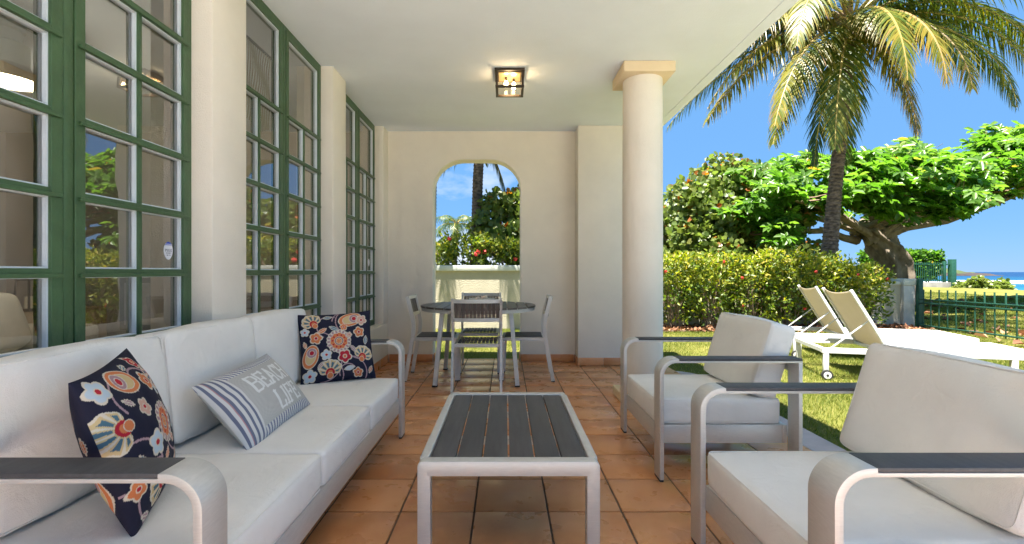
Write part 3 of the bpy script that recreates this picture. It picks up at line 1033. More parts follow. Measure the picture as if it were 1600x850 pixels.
for (bx_, by_) in ((-.03, .0), (.035, .03)):
    bl = obj('bulb', MB().lathe([(0, -.118), (.014, -.114), (.019, -.098), (.016, -.078), (.009, -.062), (0, -.062)], 16, (bx_, by_)).mesh('bulb', smooth=True), M['bulb'], pl)
    obj('socket', MB().lathe([(0, -.0315), (.011, -.0315), (.011, -.0615), (0, -.0615)], 14, (bx_, by_)).mesh('socket', smooth=True), M['bronze'], bl)
ld = bpy.data.lights.new('lantern_light', 'POINT')
ld.energy = 0.18; ld.color = (1, .74, .45); ld.shadow_soft_size = .02
lo = bpy.data.objects.new('lantern_light', ld); link(lo, pl); lo.location = (0, -.03, -.10)

# ------------------------------------------------------------------ soft goods
def piping_me(sx_, sy_, r, lev, axis):
    """sewn edge seam: rounded rectangle loops on both faces; axis is the cushion's thin direction"""
    mb = MB()
    for sg in (-1, 1):
        pts_ = []
        for (qx, qy, a0) in ((1, 1, 0), (-1, 1, PI / 2), (-1, -1, PI), (1, -1, 3 * PI / 2)):
            for k in range(5):
                a = a0 + k / 4 * PI / 2
                pts_.append((qx * (sx_ / 2 - r) + r * math.cos(a), qy * (sy_ / 2 - r) + r * math.sin(a)))
        P = []
        for i in range(len(pts_)):
            p, q = pts_[i], pts_[(i + 1) % len(pts_)]
            n_ = 1 if math.hypot(p[0] - q[0], p[1] - q[1]) < .1 else 6
            P += [(p[0] + (q[0] - p[0]) * t / n_, p[1] + (q[1] - p[1]) * t / n_) for t in range(n_)]
        P.append(P[0])
        c = lambda u, v: (u, v, sg * lev) if axis == 2 else (sg * lev, u, v)
        mb.tube([c(u, v) for u, v in P], .0028, 5, cap=False)
    return mb.mesh('piping', smooth=True)

ARM_H, ARM_W, ARM_T, ARM_R, DEP = .627, .095, .020, .085, .725
def arm_mesh(y0):
    """front leg sweeping into the arm, then the rear leg: x runs back (negative), y0..y0+ARM_W"""
    outp, inp = [(0, 0.012)], [(-ARM_T, 0.012)]
    R = ARM_R
    for k in range(13):
        a = k / 12 * PI / 2
        outp.append((-R + R * math.cos(a), ARM_H - R + R * math.sin(a)))
        inp.append((-R + (R - ARM_T) * math.cos(a), ARM_H - R + (R - ARM_T) * math.sin(a)))
    # step down under the dark inlay
    outp.append((-R - .012, ARM_H)); inp.append((-R - .012, ARM_H - ARM_T))
    outp.append((-R - .0125, ARM_H - .011)); inp.append((-R - .0125, ARM_H - ARM_T))
    outp.append((-DEP, ARM_H - .011)); inp.append((-DEP, ARM_H - ARM_T))
    n = len(outp)
    vs_ = []
    for y in (y0, y0 + ARM_W):
        vs_ += [(x, y, z) for x, z in outp] + [(x, y, z) for x, z in inp]
    fs = []
    for i in range(n - 1):
        fs += [(i, i + 1, n + i + 1, n + i), (2 * n + i, 3 * n + i, 3 * n + i + 1, 2 * n + i + 1),
               (i, 2 * n + i, 2 * n + i + 1, i + 1), (n + i, n + i + 1, 3 * n + i + 1, 3 * n + i)]
    fs += [(0, n, 3 * n, 2 * n), (n - 1, 3 * n - 1, 4 * n - 1, 2 * n - 1)]
    mb = MB().add(vs_, fs)
    return mb.mesh('arm', smooth=True, bevel=.0022, seg=2)

def lounge(name, n, width, label, cat, loc, rz, group=None, lean=7, back_h=.42, seed=0, back_in=0.0):
    root = thing(name, label, cat, loc, rz, group)
    for y0 in (0, width - ARM_W):
        a = obj('arm', arm_mesh(y0), M['alu'], root)
        obj('armrest', box_me('armrest', -DEP - .001, -ARM_R - .013, y0 + .002, y0 + ARM_W - .002, ARM_H - .0105, ARM_H + .001, bevel=.002), M['slat'], a)
        bl = obj('rear_leg', box_me('rear_leg', -DEP, -DEP + ARM_T, y0, y0 + ARM_W, 0.012, ARM_H - ARM_T - .0005, bevel=.002), M['alu'], root)
        for xx in (-ARM_T / 2, -DEP + ARM_T / 2):
            obj('foot_pad', box_me('foot_pad', xx - .009, xx + .009, y0 + .004, y0 + ARM_W - .004, 0.001, .0118), M['rubber'], root)
    a, b = ARM_W, width - ARM_W
    rz0, rz1 = .165, .262
    obj('front_rail', box_me('front_rail', -.045, -.018, a + .001, b - .001, rz0, rz1, bevel=.003), M['alu'], root)
    obj('back_rail', box_me('back_rail', -DEP + .021, -DEP + .046, a + .001, b - .001, rz0, rz1, bevel=.003), M['alu'], root)
    for y in (a + .001, b - .026):
        obj('side_rail', box_me('side_rail', -DEP + .047, -.046, y, y + .025, rz0, rz1, bevel=.003), M['alu'], root)
    for k in range(5):
        xx = -.10 - k * .115
        obj('support_slat', box_me('support_slat', xx - .04, xx + .02, a + .027, b - .027, rz1 - .022, rz1 - .004), M['alu'], root)
    for z in (.42, .55):
        obj('back_bar', box_me('back_bar', -DEP + .002, -DEP + .018, a + .001, b - .001, z, z + .05, bevel=.002), M['alu'], root)
    cw = (b - a - .012) / n
    for k in range(n):
        yc = a + .006 + cw * (k + .5)
        sc_ = obj('seat_cushion', cushion_me('seat_cushion', .66, cw - .004, .135, r=.022, bulge=.012, seed=seed + k, wr=.003), M['cushion'], root,
                  loc=(-.345, yc, rz1 + .068))
        obj('piping', piping_me(.652, cw - .012, .024, .0605, 2), M['cushion'], sc_)
        th = .145
        me = cushion_me('back_cushion', th, cw - .006, back_h, r=.026, bulge=.016, seed=seed + 10 + k, wr=.004)
        t = math.radians(lean)
        zc = rz1 + .14
        # bottom front edge sits on the seat at x = -(.57 - back_in)
        cx = -(.565 - back_in) - th / 2 * math.cos(t) - back_h / 2 * math.sin(t)
        cz = zc + back_h / 2 * math.cos(t) - th / 2 * math.sin(t) * .6 + .012
        bc_ = obj('back_cushion', me, M['cushion'], root, loc=(cx, yc, cz), rot=(random.uniform(-.008, .008), -t, random.uniform(-.01, .01)))
        obj('piping', piping_me(cw - .016, back_h - .010, .026, th / 2 - .008, 0), M['cushion'], bc_)
    return root

lounge('sofa', 3, 2.075, 'long aluminium sofa with white cushions under the green windows', 'sofa', (-.665, 1.03, 0), 0, lean=6, back_h=.425, seed=3)
GA = 'pair of white cushioned armchairs'
lounge('armchair', 1, .825, 'white cushioned aluminium armchair standing beside the round column', 'armchair', (.785, 3.215, 0), PI, GA,
       lean=17, back_h=.405, seed=21, back_in=.055)
lounge('armchair', 1, .825, 'white cushioned aluminium armchair opposite the BEACH LIFE pillow, farther from the column', 'armchair', (.742, 1.885, 0), PI, GA,
       lean=17, back_h=.405, seed=31, back_in=.055)

# ------------------------------------------------------------------ printed pillows
def pillow_me(name, W, H, T, nu, nv, paint, concave=.06, seed=0, sagv=0.0):
    warp = lambda m: (lambda q: .55 * q + .45 * np.sin(q * PI / 2))(np.linspace(-1, 1, m))
    u = warp(nu); v = warp(nv)
    U, Vv = np.meshgrid(u, v, indexing='ij')
    X = W / 2 * U * (1 - concave * (1 - Vv ** 2))
    Y = H / 2 * Vv * (1 - concave * (1 - U ** 2))
    prof = (np.clip(1 - U ** 2, 0, 1) * np.clip(1 - Vv ** 2, 0, 1)) ** .52
    wr = np.array([[mnoise.noise(Vector((a * 2.2 + seed, b * 2.2, 3))) * .5 + mnoise.noise(Vector((a * 5 + seed, b * 5, 7))) * .22 for b in v] for a in u])
    edge = np.clip(1 - np.maximum(abs(U), abs(Vv)), 0, 1)
    Z = T / 2 * prof * (1 + .16 * wr)
    # seams pull small creases in from the edge
    Z += .004 * np.sin((U * 9 + Vv * 7 + seed)) * edge * np.exp(-edge * 4) * 2.5
    front = np.stack([X, Y, Z], -1).reshape(-1, 3)
    back = np.stack([X, Y, -T / 2 * prof * (1 + .12 * wr)], -1).reshape(-1, 3)
    back[:, 2] -= .0008
    I = (np.arange(nu - 1)[:, None] * nv + np.arange(nv - 1)[None]).ravel()
    f1 = np.stack([I, I + nv, I + nv + 1, I + 1], 1)
    f2 = f1[:, ::-1] + nu * nv
    # close the rim
    rim = [(i, 0) for i in range(nu)] + [(nu - 1, j) for j in range(1, nv)] + [(i, nv - 1) for i in range(nu - 2, -1, -1)] + [(0, j) for j in range(nv - 2, 0, -1)]
    ri = np.array([a * nv + b for a, b in rim])
    rj = np.roll(ri, -1)
    f3 = np.stack([ri, ri + nu * nv, rj + nu * nv, rj], 1)
    me = fast_mesh(name, np.concatenate([front, back]), np.concatenate([f1, f2, f3]), smooth=True)
    col = paint(U * W / 2, Vv * H / 2, W, H).reshape(-1, 3)
    colb = paint(-U * W / 2, Vv * H / 2, W, H).reshape(-1, 3)
    rgba = np.ones((2 * nu * nv, 4), np.float32)
    rgba[:nu * nv, :3] = col; rgba[nu * nv:, :3] = colb
    ca = me.color_attributes.new('print', 'FLOAT_COLOR', 'POINT')
    ca.data.foreach_set('color', rgba.ravel())
    return me

NAVY = np.array((.016, .016, .034)); CREAM = np.array((.62, .55, .44)); ORG = np.array((.62, .19, .07)); RED = np.array((.45, .02, .035))
MAUVE = np.array((.36, .22, .25)); PALEB = np.array((.45, .53, .60)); SAND = np.array((.58, .43, .22)); TEAL = np.array((.10, .20, .27)); ROSE = np.array((.60, .36, .28))
def floral(seed, motifs):
    def paint(X, Y, W, H):
        C = np.broadcast_to(NAVY, X.shape + (3,)).copy()
        def put(mask, col): C[mask] = col
        r_ = random.Random(seed)
        def polar(cx, cy):
            dx, dy = X - cx, Y - cy
            return np.hypot(dx, dy), np.arctan2(dy, dx)
        # vines
        for k in range(9):
            cx, cy, rr = r_.uniform(-.2, .2), r_.uniform(-.2, .2), r_.uniform(.05, .11)
            a0 = r_.uniform(-3, 3)
            d, a = polar(cx, cy)
            m = (abs(d - rr) < .0032) & (np.cos(a - a0) > .05)
            put(m, MAUVE * .9 + .05)
        for mo in motifs:
            kind, cx, cy, R, ro = mo
            d, a = polar(cx, cy)
            a = a - ro
            if kind == 'rose':          # full medallion
                sc = R * (1 + .06 * np.abs(np.sin(a * 9)))
                put(d < sc * 1.06, CREAM)
                put(d < sc, ROSE if r_.random() < .5 else MAUVE)
                put((d < sc) & (d > R * .80) & (np.cos(a * 18) > .2), CREAM)
                put(d < R * .80 * (1 + .05 * np.cos(a * 10)), CREAM)
                put(d < R * .76 * (1 + .05 * np.cos(a * 10)), ORG)
                rr, n = R * .58, 10
                ph = np.mod(a, 2 * PI / n) - PI / n
                put(((d - rr) ** 2 + (ph * rr * 1.4) ** 2) < (R * .10) ** 2, RED)
                put(d < R * .42, CREAM); put(d < R * .38, MAUVE * .5); put(d < R * .30, CREAM); put(d < R * .26, ORG)
                put((d < R * .26) & (np.cos(a * 7) > .5) & (d > R * .08), SAND)
            elif kind == 'fan':          # half flower of long petals
                half = np.cos(a) > -.5
                sc = R * (1 + .07 * np.abs(np.cos(a * 5.5))) * np.clip((np.cos(a) + .5) / 1.0, 0, 1) ** .45
                put((d < sc * 1.05) & half, CREAM)
                ph = np.abs(np.sin(a * 5.5))
                put((d < sc * .97) & (d > R * .34) & half & (ph > .35), SAND if R > .055 else ROSE)
                put((d < sc * .84) & (d > R * .42) & half & (ph > .74), TEAL * .7)
                put((d < R * .36) & half, RED); put((d < R * .2), ORG)
                q, b = polar(cx - R * .25 * math.cos(ro), cy - R * .25 * math.sin(ro))
                put(q < R * .27, CREAM); put(q < R * .23, ORG)
            elif kind == 'paisley':
                cx2, cy2 = cx + R * .35 * math.cos(ro), cy + R * .35 * math.sin(ro)
                e = np.hypot((X - cx) * math.cos(ro) + (Y - cy) * math.sin(ro), ((X - cx) * -math.sin(ro) + (Y - cy) * math.cos(ro)) * 1.6)
                put(e < R * 1.08, CREAM); put(e < R, ORG); put(e < R * .72, CREAM); put(e < R * .66, SAND)
                q, b = polar(cx2, cy2)
                put(q < R * .45, CREAM); put(q < R * .40, MAUVE); put(q < R * .24, CREAM); put(q < R * .19, RED)
            elif kind == 'small':
                sc = R * (.8 + .3 * np.abs(np.cos(a * 2.5)))
                colr = [RED, ORG, PALEB, ROSE][int(abs(cx * 991 + cy * 577)) % 4]
                put(d < sc * 1.15, CREAM); put(d < sc * .95, colr); put(d < R * .38, CREAM); put(d < R * .26, RED if colr is not RED else ORG)
            elif kind == 'leaf':
                lx = (X - cx) * math.cos(ro) + (Y - cy) * math.sin(ro)
                ly = -(X - cx) * math.sin(ro) + (Y - cy) * math.cos(ro)
                wdt = .42 * R * np.clip(1 - (lx / R) ** 2, 0, 1) + .0015 * np.sin(lx * 700)
                colr = [PALEB, MAUVE, ORG, TEAL][int(abs(cx * 773 + cy * 391)) % 4]
                put((abs(lx) < R) & (abs(ly) < wdt), CREAM)
                put((abs(lx) < R * .9) & (abs(ly) < wdt - .0035), colr)
                put((abs(lx) < R * .8) & (abs(ly) < .0016), CREAM)
        return C
    return paint
base = [('rose', .005, .025, .068, .2), ('fan', -.135, .150, .062, 2.1), ('fan', .145, -.085, .064, 1.2), ('fan', -.055, -.165, .072, 1.57),
        ('paisley', .085, .165, .070, .2), ('paisley', -.165, -.055, .068, 1.3), ('small', -.13, .055, .032, 0), ('small', -.075, -.055, .028, .4),
        ('small', .035, -.075, .036, 1), ('small', .135, .075, .030, .5), ('leaf', -.09, .10, .034, .5), ('leaf', .09, -.03, .03, 2.2),
        ('leaf', -.02, .11, .034, 2.6), ('leaf', .175, .02, .032, 1.4), ('small', .155, .155, .030, .9), ('small', -.19, .10, .022, .2),
        ('leaf', .06, -.15, .036, .2), ('small', .11, -.18, .026, .3), ('small', -.17, -.17, .034, .3), ('leaf', -.11, -.115, .028, .9),
        ('leaf', -.05, .19, .03, .1), ('small', .04, .115, .020, .3), ('leaf', -.195, .02, .025, 1.8), ('leaf', .19, -.165, .028, 1.1), ('small', .07, .06, .016, 0)]
rr_ = random.Random(5)
for _ in range(26):
    q_ = (rr_.uniform(-.205, .205), rr_.uniform(-.205, .205))
    if all(math.hypot(q_[0] - m_[1], q_[1] - m_[2]) > m_[3] * 1.05 + .017 for m_ in base):
        base.append((rr_.choice(('small', 'leaf', 'leaf')), q_[0], q_[1], rr_.uniform(.014, .022), rr_.uniform(0, 3)))
base2 = [(k, y_ * 1.0, -x_ * 1.0, R * .88, ro + 1.6) for (k, x_, y_, R, ro) in base]
M['print'] = color_attr_mat('printed_cotton')

def place_pillow(o, centre, xdir, zdir):
    """local x along xdir, local z (front face) along zdir"""
    x = Vector(xdir).normalized()
    z = Vector(zdir); z = (z - x * z.dot(x)).normalized()
    y = z.cross(x)
    mt = Matrix((x, y, z)).transposed().to_4x4()
    mt.translation = Vector(centre)
    o.matrix_world = mt
    return o

o = obj('throw_pillow', pillow_me('throw_pillow', .44, .44, .17, 230, 230, floral(3, base), seed=1.3), M['print'],
        label='navy floral square pillow against the far armrest of the sofa', cat='pillow', group='navy floral pillows on the sofa')
place_pillow(o, (-1.045, 2.915, .605), (.88, .44, .03), (.40, -.85, .30))
o = obj('throw_pillow', pillow_me('throw_pillow', 0.42, .43, .165, 230, 230, floral(9, base2), seed=4.1), M['print'],
        label='navy floral square pillow slumped beside the near armrest of the sofa', cat='pillow', group='navy floral pillows on the sofa')
place_pillow(o, (-1.075, 1.345, .610), (-.40, .90, .05), (.88, .33, .27))

# lumbar pillow with woven words
SEG = {
 'B': [(0, 0, 0, 1), (0, 1, .5, 1), (0, .53, .5, .53), (0, 0, .55, 0), (.5, 1, .68, .88), (.68, .88, .68, .65), (.68, .65, .5, .53), (.55, .53, .75, .4), (.75, .4, .75, .13), (.75, .13, .55, 0)],
 'E': [(0, 0, 0, 1), (0, 1, .65, 1), (0, .52, .5, .52), (0, 0, .7, 0), (.65, 1, .65, .86), (.7, 0, .7, .16), (.5, .44, .5, .6)],
 'A': [(0, 0, .37, 1), (.37, 1, .74, 0), (.15, .36, .6, .36), (-.1, 0, .14, 0), (.6, 0, .86, 0)],
 'C': [(.7, .8, .5, 1), (.5, 1, .25, 1), (.25, 1, 0, .75), (0, .75, 0, .25), (0, .25, .25, 0), (.25, 0, .5, 0), (.5, 0, .72, .2), (.7, .8, .7, .98)],
 'H': [(0, 0, 0, 1), (.72, 0, .72, 1), (0, .5, .72, .5), (-.12, 0, .14, 0), (-.12, 1, .14, 1), (.58, 0, .86, 0), (.58, 1, .86, 1)],
 'L': [(0, 0, 0, 1), (0, 0, .66, 0), (.66, 0, .66, .2), (-.12, 1, .16, 1)],
 'I': [(.15, 0, .15, 1), (-.02, 0, .32, 0), (-.02, 1, .32, 1)],
 'F': [(0, 0, 0, 1), (0, 1, .65, 1), (.65, 1, .65, .84), (0, .52, .5, .52), (.5, .44, .5, .6), (-.12, 0, .16, 0)]}
ADV = {'B': 1.02, 'E': .95, 'A': 1.06, 'C': .98, 'H': 1.1, 'L': .92, 'I': .56, 'F': .95}
def beach(X, Y, W, H):
    C = np.zeros(X.shape + (3,))
    grey = np.array((.50, .48, .45)); wht = np.array((.68, .66, .63)); blu = np.array((.16, .17, .24)); pink = np.array((.48, .25, .26))
    weave = (.96 + .05 * np.sin(X * 2600) * np.sin(Y * 2600))[..., None]
    C[:] = wht
    # stripes run round the border: along the short ends and along the long sides
    ex = W / 2 - abs(X)
    ey = H / 2 - abs(Y)
    inner = (X > -W / 2 + .115) & (abs(Y) < H / 2 - .040) 
    s = np.mod(ex, .028)
    left = (X <= -W / 2 + .115)
    C[left & (s > .008) & (s < .020)] = blu
    C[left & (abs(ex - .034) < .0022)] = pink
    t = np.mod(X + .3 * Y, .022)
    bd = ~left & (abs(Y) >= H / 2 - .040)
    C[bd & (t < .010)] = blu * 1.25
    C[inner] = grey
    def word(txt, x0, y0, hgt):
        tot = sum(ADV[c] for c in txt) - .25
        cx = x0 - tot * hgt * .82 / 2
        for ch in txt:
            for (ax, ay, bx, by) in SEG[ch]:
                A = np.array((cx + ax * hgt * .82, y0 + ay * hgt)); B = np.array((cx + bx * hgt * .82, y0 + by * hgt))
                d = B - A
                L2 = max(d @ d, 1e-9)
                tt = np.clip(((X - A[0]) * d[0] + (Y - A[1]) * d[1]) / L2, 0, 1)
                dist = np.hypot(X - A[0] - tt * d[0], Y - A[1] - tt * d[1])
                thick = hgt * (.095 if abs(d[1]) > abs(d[0]) else .05)
                C[(dist < thick) & inner] = np.array((.78, .77, .75))
            cx += ADV[ch] * hgt * .82
    word('BEACH', .058, .012, .082)
    word('LIFE', .085, -.105, .082)
    return C * weave
o = obj('lumbar_pillow', pillow_me('lumbar_pillow', .58, .33, .155, 300, 170, beach, concave=.05, seed=8.7), M['print'],
        label='grey striped lumbar pillow with the words BEACH LIFE on the sofa', cat='pillow')
place_pillow(o, (-1.075, 2.055, .525), (-.02, 1.0, .045), (.76, -.10, .62))

# ------------------------------------------------------------------ coffee table
CT = .40
ct = thing('coffee_table', 'low coffee table with charcoal slats in an aluminium frame', 'table', (.011, 1.66, 0))
W2, LEN = .323, .965
def table_end(y0):
    """rounded inverted U seen from the end: legs and cross bar in one bent profile"""
    wd = .046
    outp, inp = [], []
    R, T = .020, .046
    outp.append((-W2, .012)); inp.append((-W2 + T, .012))
    for k in range(7):
        a = PI - k / 6 * PI / 2
        outp.append((-W2 + R + R * math.cos(a), CT - R + R * math.sin(a)))
        inp.append((-W2 + T + .004 + .004 * math.cos(a), CT - .052 - .004 + .004 * math.sin(a)))
    for k in range(7):
        a = PI / 2 - k / 6 * PI / 2
        outp.append((W2 - R + R * math.cos(a), CT - R + R * math.sin(a)))
        inp.append((W2 - T - .004 + .004 * math.cos(a), CT - .052 - .004 + .004 * math.sin(a)))
    outp.append((W2, .012)); inp.append((W2 - T, .012))
    n = len(outp)
    vs_ = []
    for y in (y0, y0 + wd):
        vs_ += [(x, y, z) for x, z in outp] + [(x, y, z) for x, z in inp]
    fs = []
    for i in range(n - 1):
        fs += [(i, i + 1, n + i + 1, n + i), (2 * n + i, 3 * n + i, 3 * n + i + 1, 2 * n + i + 1),
               (i, 2 * n + i, 2 * n + i + 1, i + 1), (n + i, n + i + 1, 3 * n + i + 1, 3 * n + i)]
    fs += [(0, n, 3 * n, 2 * n), (n - 1, 3 * n - 1, 4 * n - 1, 2 * n - 1)]
    return MB().add(vs_, fs).mesh('end_frame', smooth=True, bevel=.003)
for y0 in (0, LEN - .046):
    e_ = obj('end_frame', table_end(y0), M['alu'], ct)
    for s in (-1, 1):
        obj('foot_pad', box_me('foot_pad', s * (W2 - .023) - .02, s * (W2 - .023) + .02, y0 + .004, y0 + .042, .001, .0118), M['rubber'], e_)
for s in (-1, 1):
    x0 = s * (W2 - .0175)
    obj('side_rail', box_me('side_rail', x0 - .0172, x0 + .0172, .0465, LEN - .0465, CT - .05, CT - .0005, bevel=.006, seg=3), M['alu'], ct)
sw = (2 * (W2 - .036)) / 6
for k in range(6):
    xc = -W2 + .036 + sw * (k + .5)
    obj('slat', box_me('slat', xc - sw / 2 + .0035, xc + sw / 2 - .0035, .048, LEN - .048, CT - .020, CT - .004, bevel=.002), M['slat'], ct)
for k in (0.3, .66):
    obj('cross_bar', box_me('cross_bar', -W2 + .036, W2 - .036, LEN * k, LEN * k + .03, CT - .045, CT - .0205), M['alu'], ct)

# ------------------------------------------------------------------ round dining table
TH, TR = .74, .578
dt = thing('dining_table', 'round slatted dining table on splayed silver legs before the arch', 'table', (-.275, 4.78, 0))
nS = 12
sw = 2 * TR / nS
for k in range(nS):
    x0, x1 = -TR + k * sw + .0045, -TR + (k + 1) * sw - .0045
    top = []
    for i in range(6):
        x = x0 + (x1 - x0) * i / 5
        top.append((x, math.sqrt(max(TR ** 2 - x ** 2, .0004))))
    poly = top + [(x, -y) for x, y in reversed(top)]
    n = len(poly)
    mb = MB().add([(x, y, TH - .018) for x, y in poly] + [(x, y, TH) for x, y in poly],
                  [tuple(range(n - 1, -1, -1)), tuple(range(n, 2 * n))] + [(i, (i + 1) % n, n + (i + 1) % n, n + i) for i in range(n)])
    obj('slat', mb.mesh('slat', bevel=.0015), M['slat_brown'], dt)
obj('apron_ring', MB().lathe([(TR - .03, TH - .0185), (TR - .008, TH - .0185), (TR - .008, TH - .050), (TR - .03, TH - .050), (TR - .03, TH - .0185)], 64).mesh('apron_ring', smooth=True), M['alu'], dt)
obj('cross_bar', MB().box(-.44, .44, -.03, .03, TH - .048, TH - .0187).mesh('cross_bar'), M['alu'], dt)
obj('cross_bar', MB().box(-.03, .03, .031, .50, TH - .048, TH - .0187).box(-.03, .03, -.50, -.031, TH - .048, TH - .0187).mesh('cross_bar'), M['alu'], dt)
for a in (-1, 1):
    for b in (-1, 1):
        mb = MB().bar((a * .385, b * .385, .012), (a * .325, b * .325, TH - .051), .052, .040, side=(0, 1, 0))
        lg = obj('leg', mb.mesh('leg', bevel=.003), M['alu'], dt)
        obj('foot_pad', box_me('foot_pad', a * .385 - .024, a * .385 + .024, b * .385 - .028, b * .385 + .028, .001, .0119), M['rubber'], lg)

# bowl of shells
bw = thing('shell_bowl', 'shallow pale bowl of shells on the round table', 'bowl', (-.245, 4.86, TH + .001))
obj('dish', MB().lathe([(0, .002), (.05, 0), (.06, .006), (.11, .034), (.138, .052), (.133, .055), (.10, .038), (.05, .012), (0, .010)], 40).mesh('dish', smooth=True), M['bowl'], bw)
for k in range(14):
    a, rr = k * 2.4, .028 + .022 * (k % 4)
    s = random.uniform(.016, .028)
    mb = MB().lathe([(0, -s * .55), (s * .7, -s * .4), (s, 0), (s * .7, s * .45), (s * .2, s * 1.0), (0, s * 1.2)], 9)
    obj('shell', mb.mesh('shell', smooth=True), M['shell'], bw, loc=(rr * math.cos(a), rr * math.sin(a), .034 + .018 * (k % 3)),
        rot=(random.uniform(-1, 1), random.uniform(-1, 1), random.uniform(0, 6)))

# ------------------------------------------------------------------ dining chairs
def dining_chair(label, loc, rz):
    root = thing('dining_chair', label, 'chair', loc, rz, 'silver slatted dining chairs round the table')
    hw = .215
    for s in (-1, 1):
        path = [(-.285, .012), (-.225, .36), (-.205, .46), (-.200, .55), (-.215, .64), (-.262, .828)]
        mb = MB()
        for (a, b) in zip(path[:-1], path[1:]):
            d = Vector((0, b[0] - a[0], b[1] - a[1])).normalized() * .004
            mb.bar(Vector((s * hw, *a)) - (d if a != path[0] else Vector()), Vector((s * hw, *b)) + d, .022, .036, side=(1, 0, 0))
        lg = obj('rear_leg', mb.mesh('rear_leg'), M['alu'], root)
        obj('foot_pad', box_me('foot_pad', s * hw - .010, s * hw + .010, -.302, -.268, .001, .0119), M['rubber'], lg)
        mb = MB().bar((s * (hw - .012), .215, .012), (s * (hw - .012), .195, .395), .024, .036, side=(1, 0, 0))
        lg = obj('front_leg', mb.mesh('front_leg', bevel=.002), M['alu'], root)
        obj('foot_pad', box_me('foot_pad', s * (hw - .012) - .011, s * (hw - .012) + .011, .198, .232, .001, .0119), M['rubber'], lg)
    mb = MB()
    mb.box(-hw + .0115, hw - .0115, .185, .218, .397, .428); mb.box(-hw + .0115, hw - .0115, -.21, -.18, .397, .428)
    mb.box(-hw + .0115, -hw + .036, -.1795, .1845, .397, .428); mb.box(hw - .036, hw - .0115, -.1795, .1845, .397, .428)
    obj('seat_frame', mb.mesh('seat_frame', bevel=.002), M['alu'], root)
    n = 10
    wS = (2 * hw - .074) / n
    for k in range(n):
        x = -hw + .037 + wS * (k + .5)
        obj('seat_slat', box_me('seat_slat', x - wS / 2 + .003, x + wS / 2 - .003, -.18, .186, .4285, .438, bevel=.0015), M['slat'], root)
    # curved back: rails bow backwards between the uprights
    def bow(x): return -.028 * (1 - (x / hw) ** 2)
    for (z0, z1, yb) in ((.795, .828, -.252), (.628, .660, -.213)):
        mb = MB()
        m = 10
        for i in range(m):
            xa, xb = -hw + .0115 + (2 * hw - .023) * i / m, -hw + .0115 + (2 * hw - .023) * (i + 1) / m
            ya, yb_ = yb + bow(xa), yb + bow(xb)
            mb.add([(xa, ya - .012, z0), (xb, yb_ - .012, z0), (xb, yb_ + .012, z0), (xa, ya + .012, z0),
                    (xa, ya - .012, z1), (xb, yb_ - .012, z1), (xb, yb_ + .012, z1), (xa, ya + .012, z1)],
                   [(0, 3, 2, 1), (4, 5, 6, 7), (0, 1, 5, 4), (2, 3, 7, 6)] + ([(3, 0, 4, 7)] if i == 0 else []) + ([(1, 2, 6, 5)] if i == m - 1 else []))
        obj('back_rail', mb.mesh('back_rail'), M['alu'], root)
    n = 12
    wS = (2 * hw - .030) / n
    for k in range(n):
        x = -hw + .015 + wS * (k + .5)
        mb = MB().bar((x, -.217 + bow(x), .6605), (x, -.248 + bow(x), .7945), wS - .0028, .010, side=(1, 0, 0))
        obj('back_slat', mb.mesh('back_slat'), M['slat_brown'], root)
    return root
dining_chair('silver dining chair with brown slats, its back turned to the coffee table', (-.255, 4.405, 0), 0.0)
dining_chair('silver dining chair with brown slats on the green window side of the round table', (-.70, 4.80, 0), -PI / 2 + .03)
dining_chair('silver dining chair with brown slats on the round column side of the table', (.185, 4.80, 0), PI / 2 - .04)
dining_chair('silver dining chair with brown slats standing in the arched doorway', (-.278, 5.155, 0), PI)

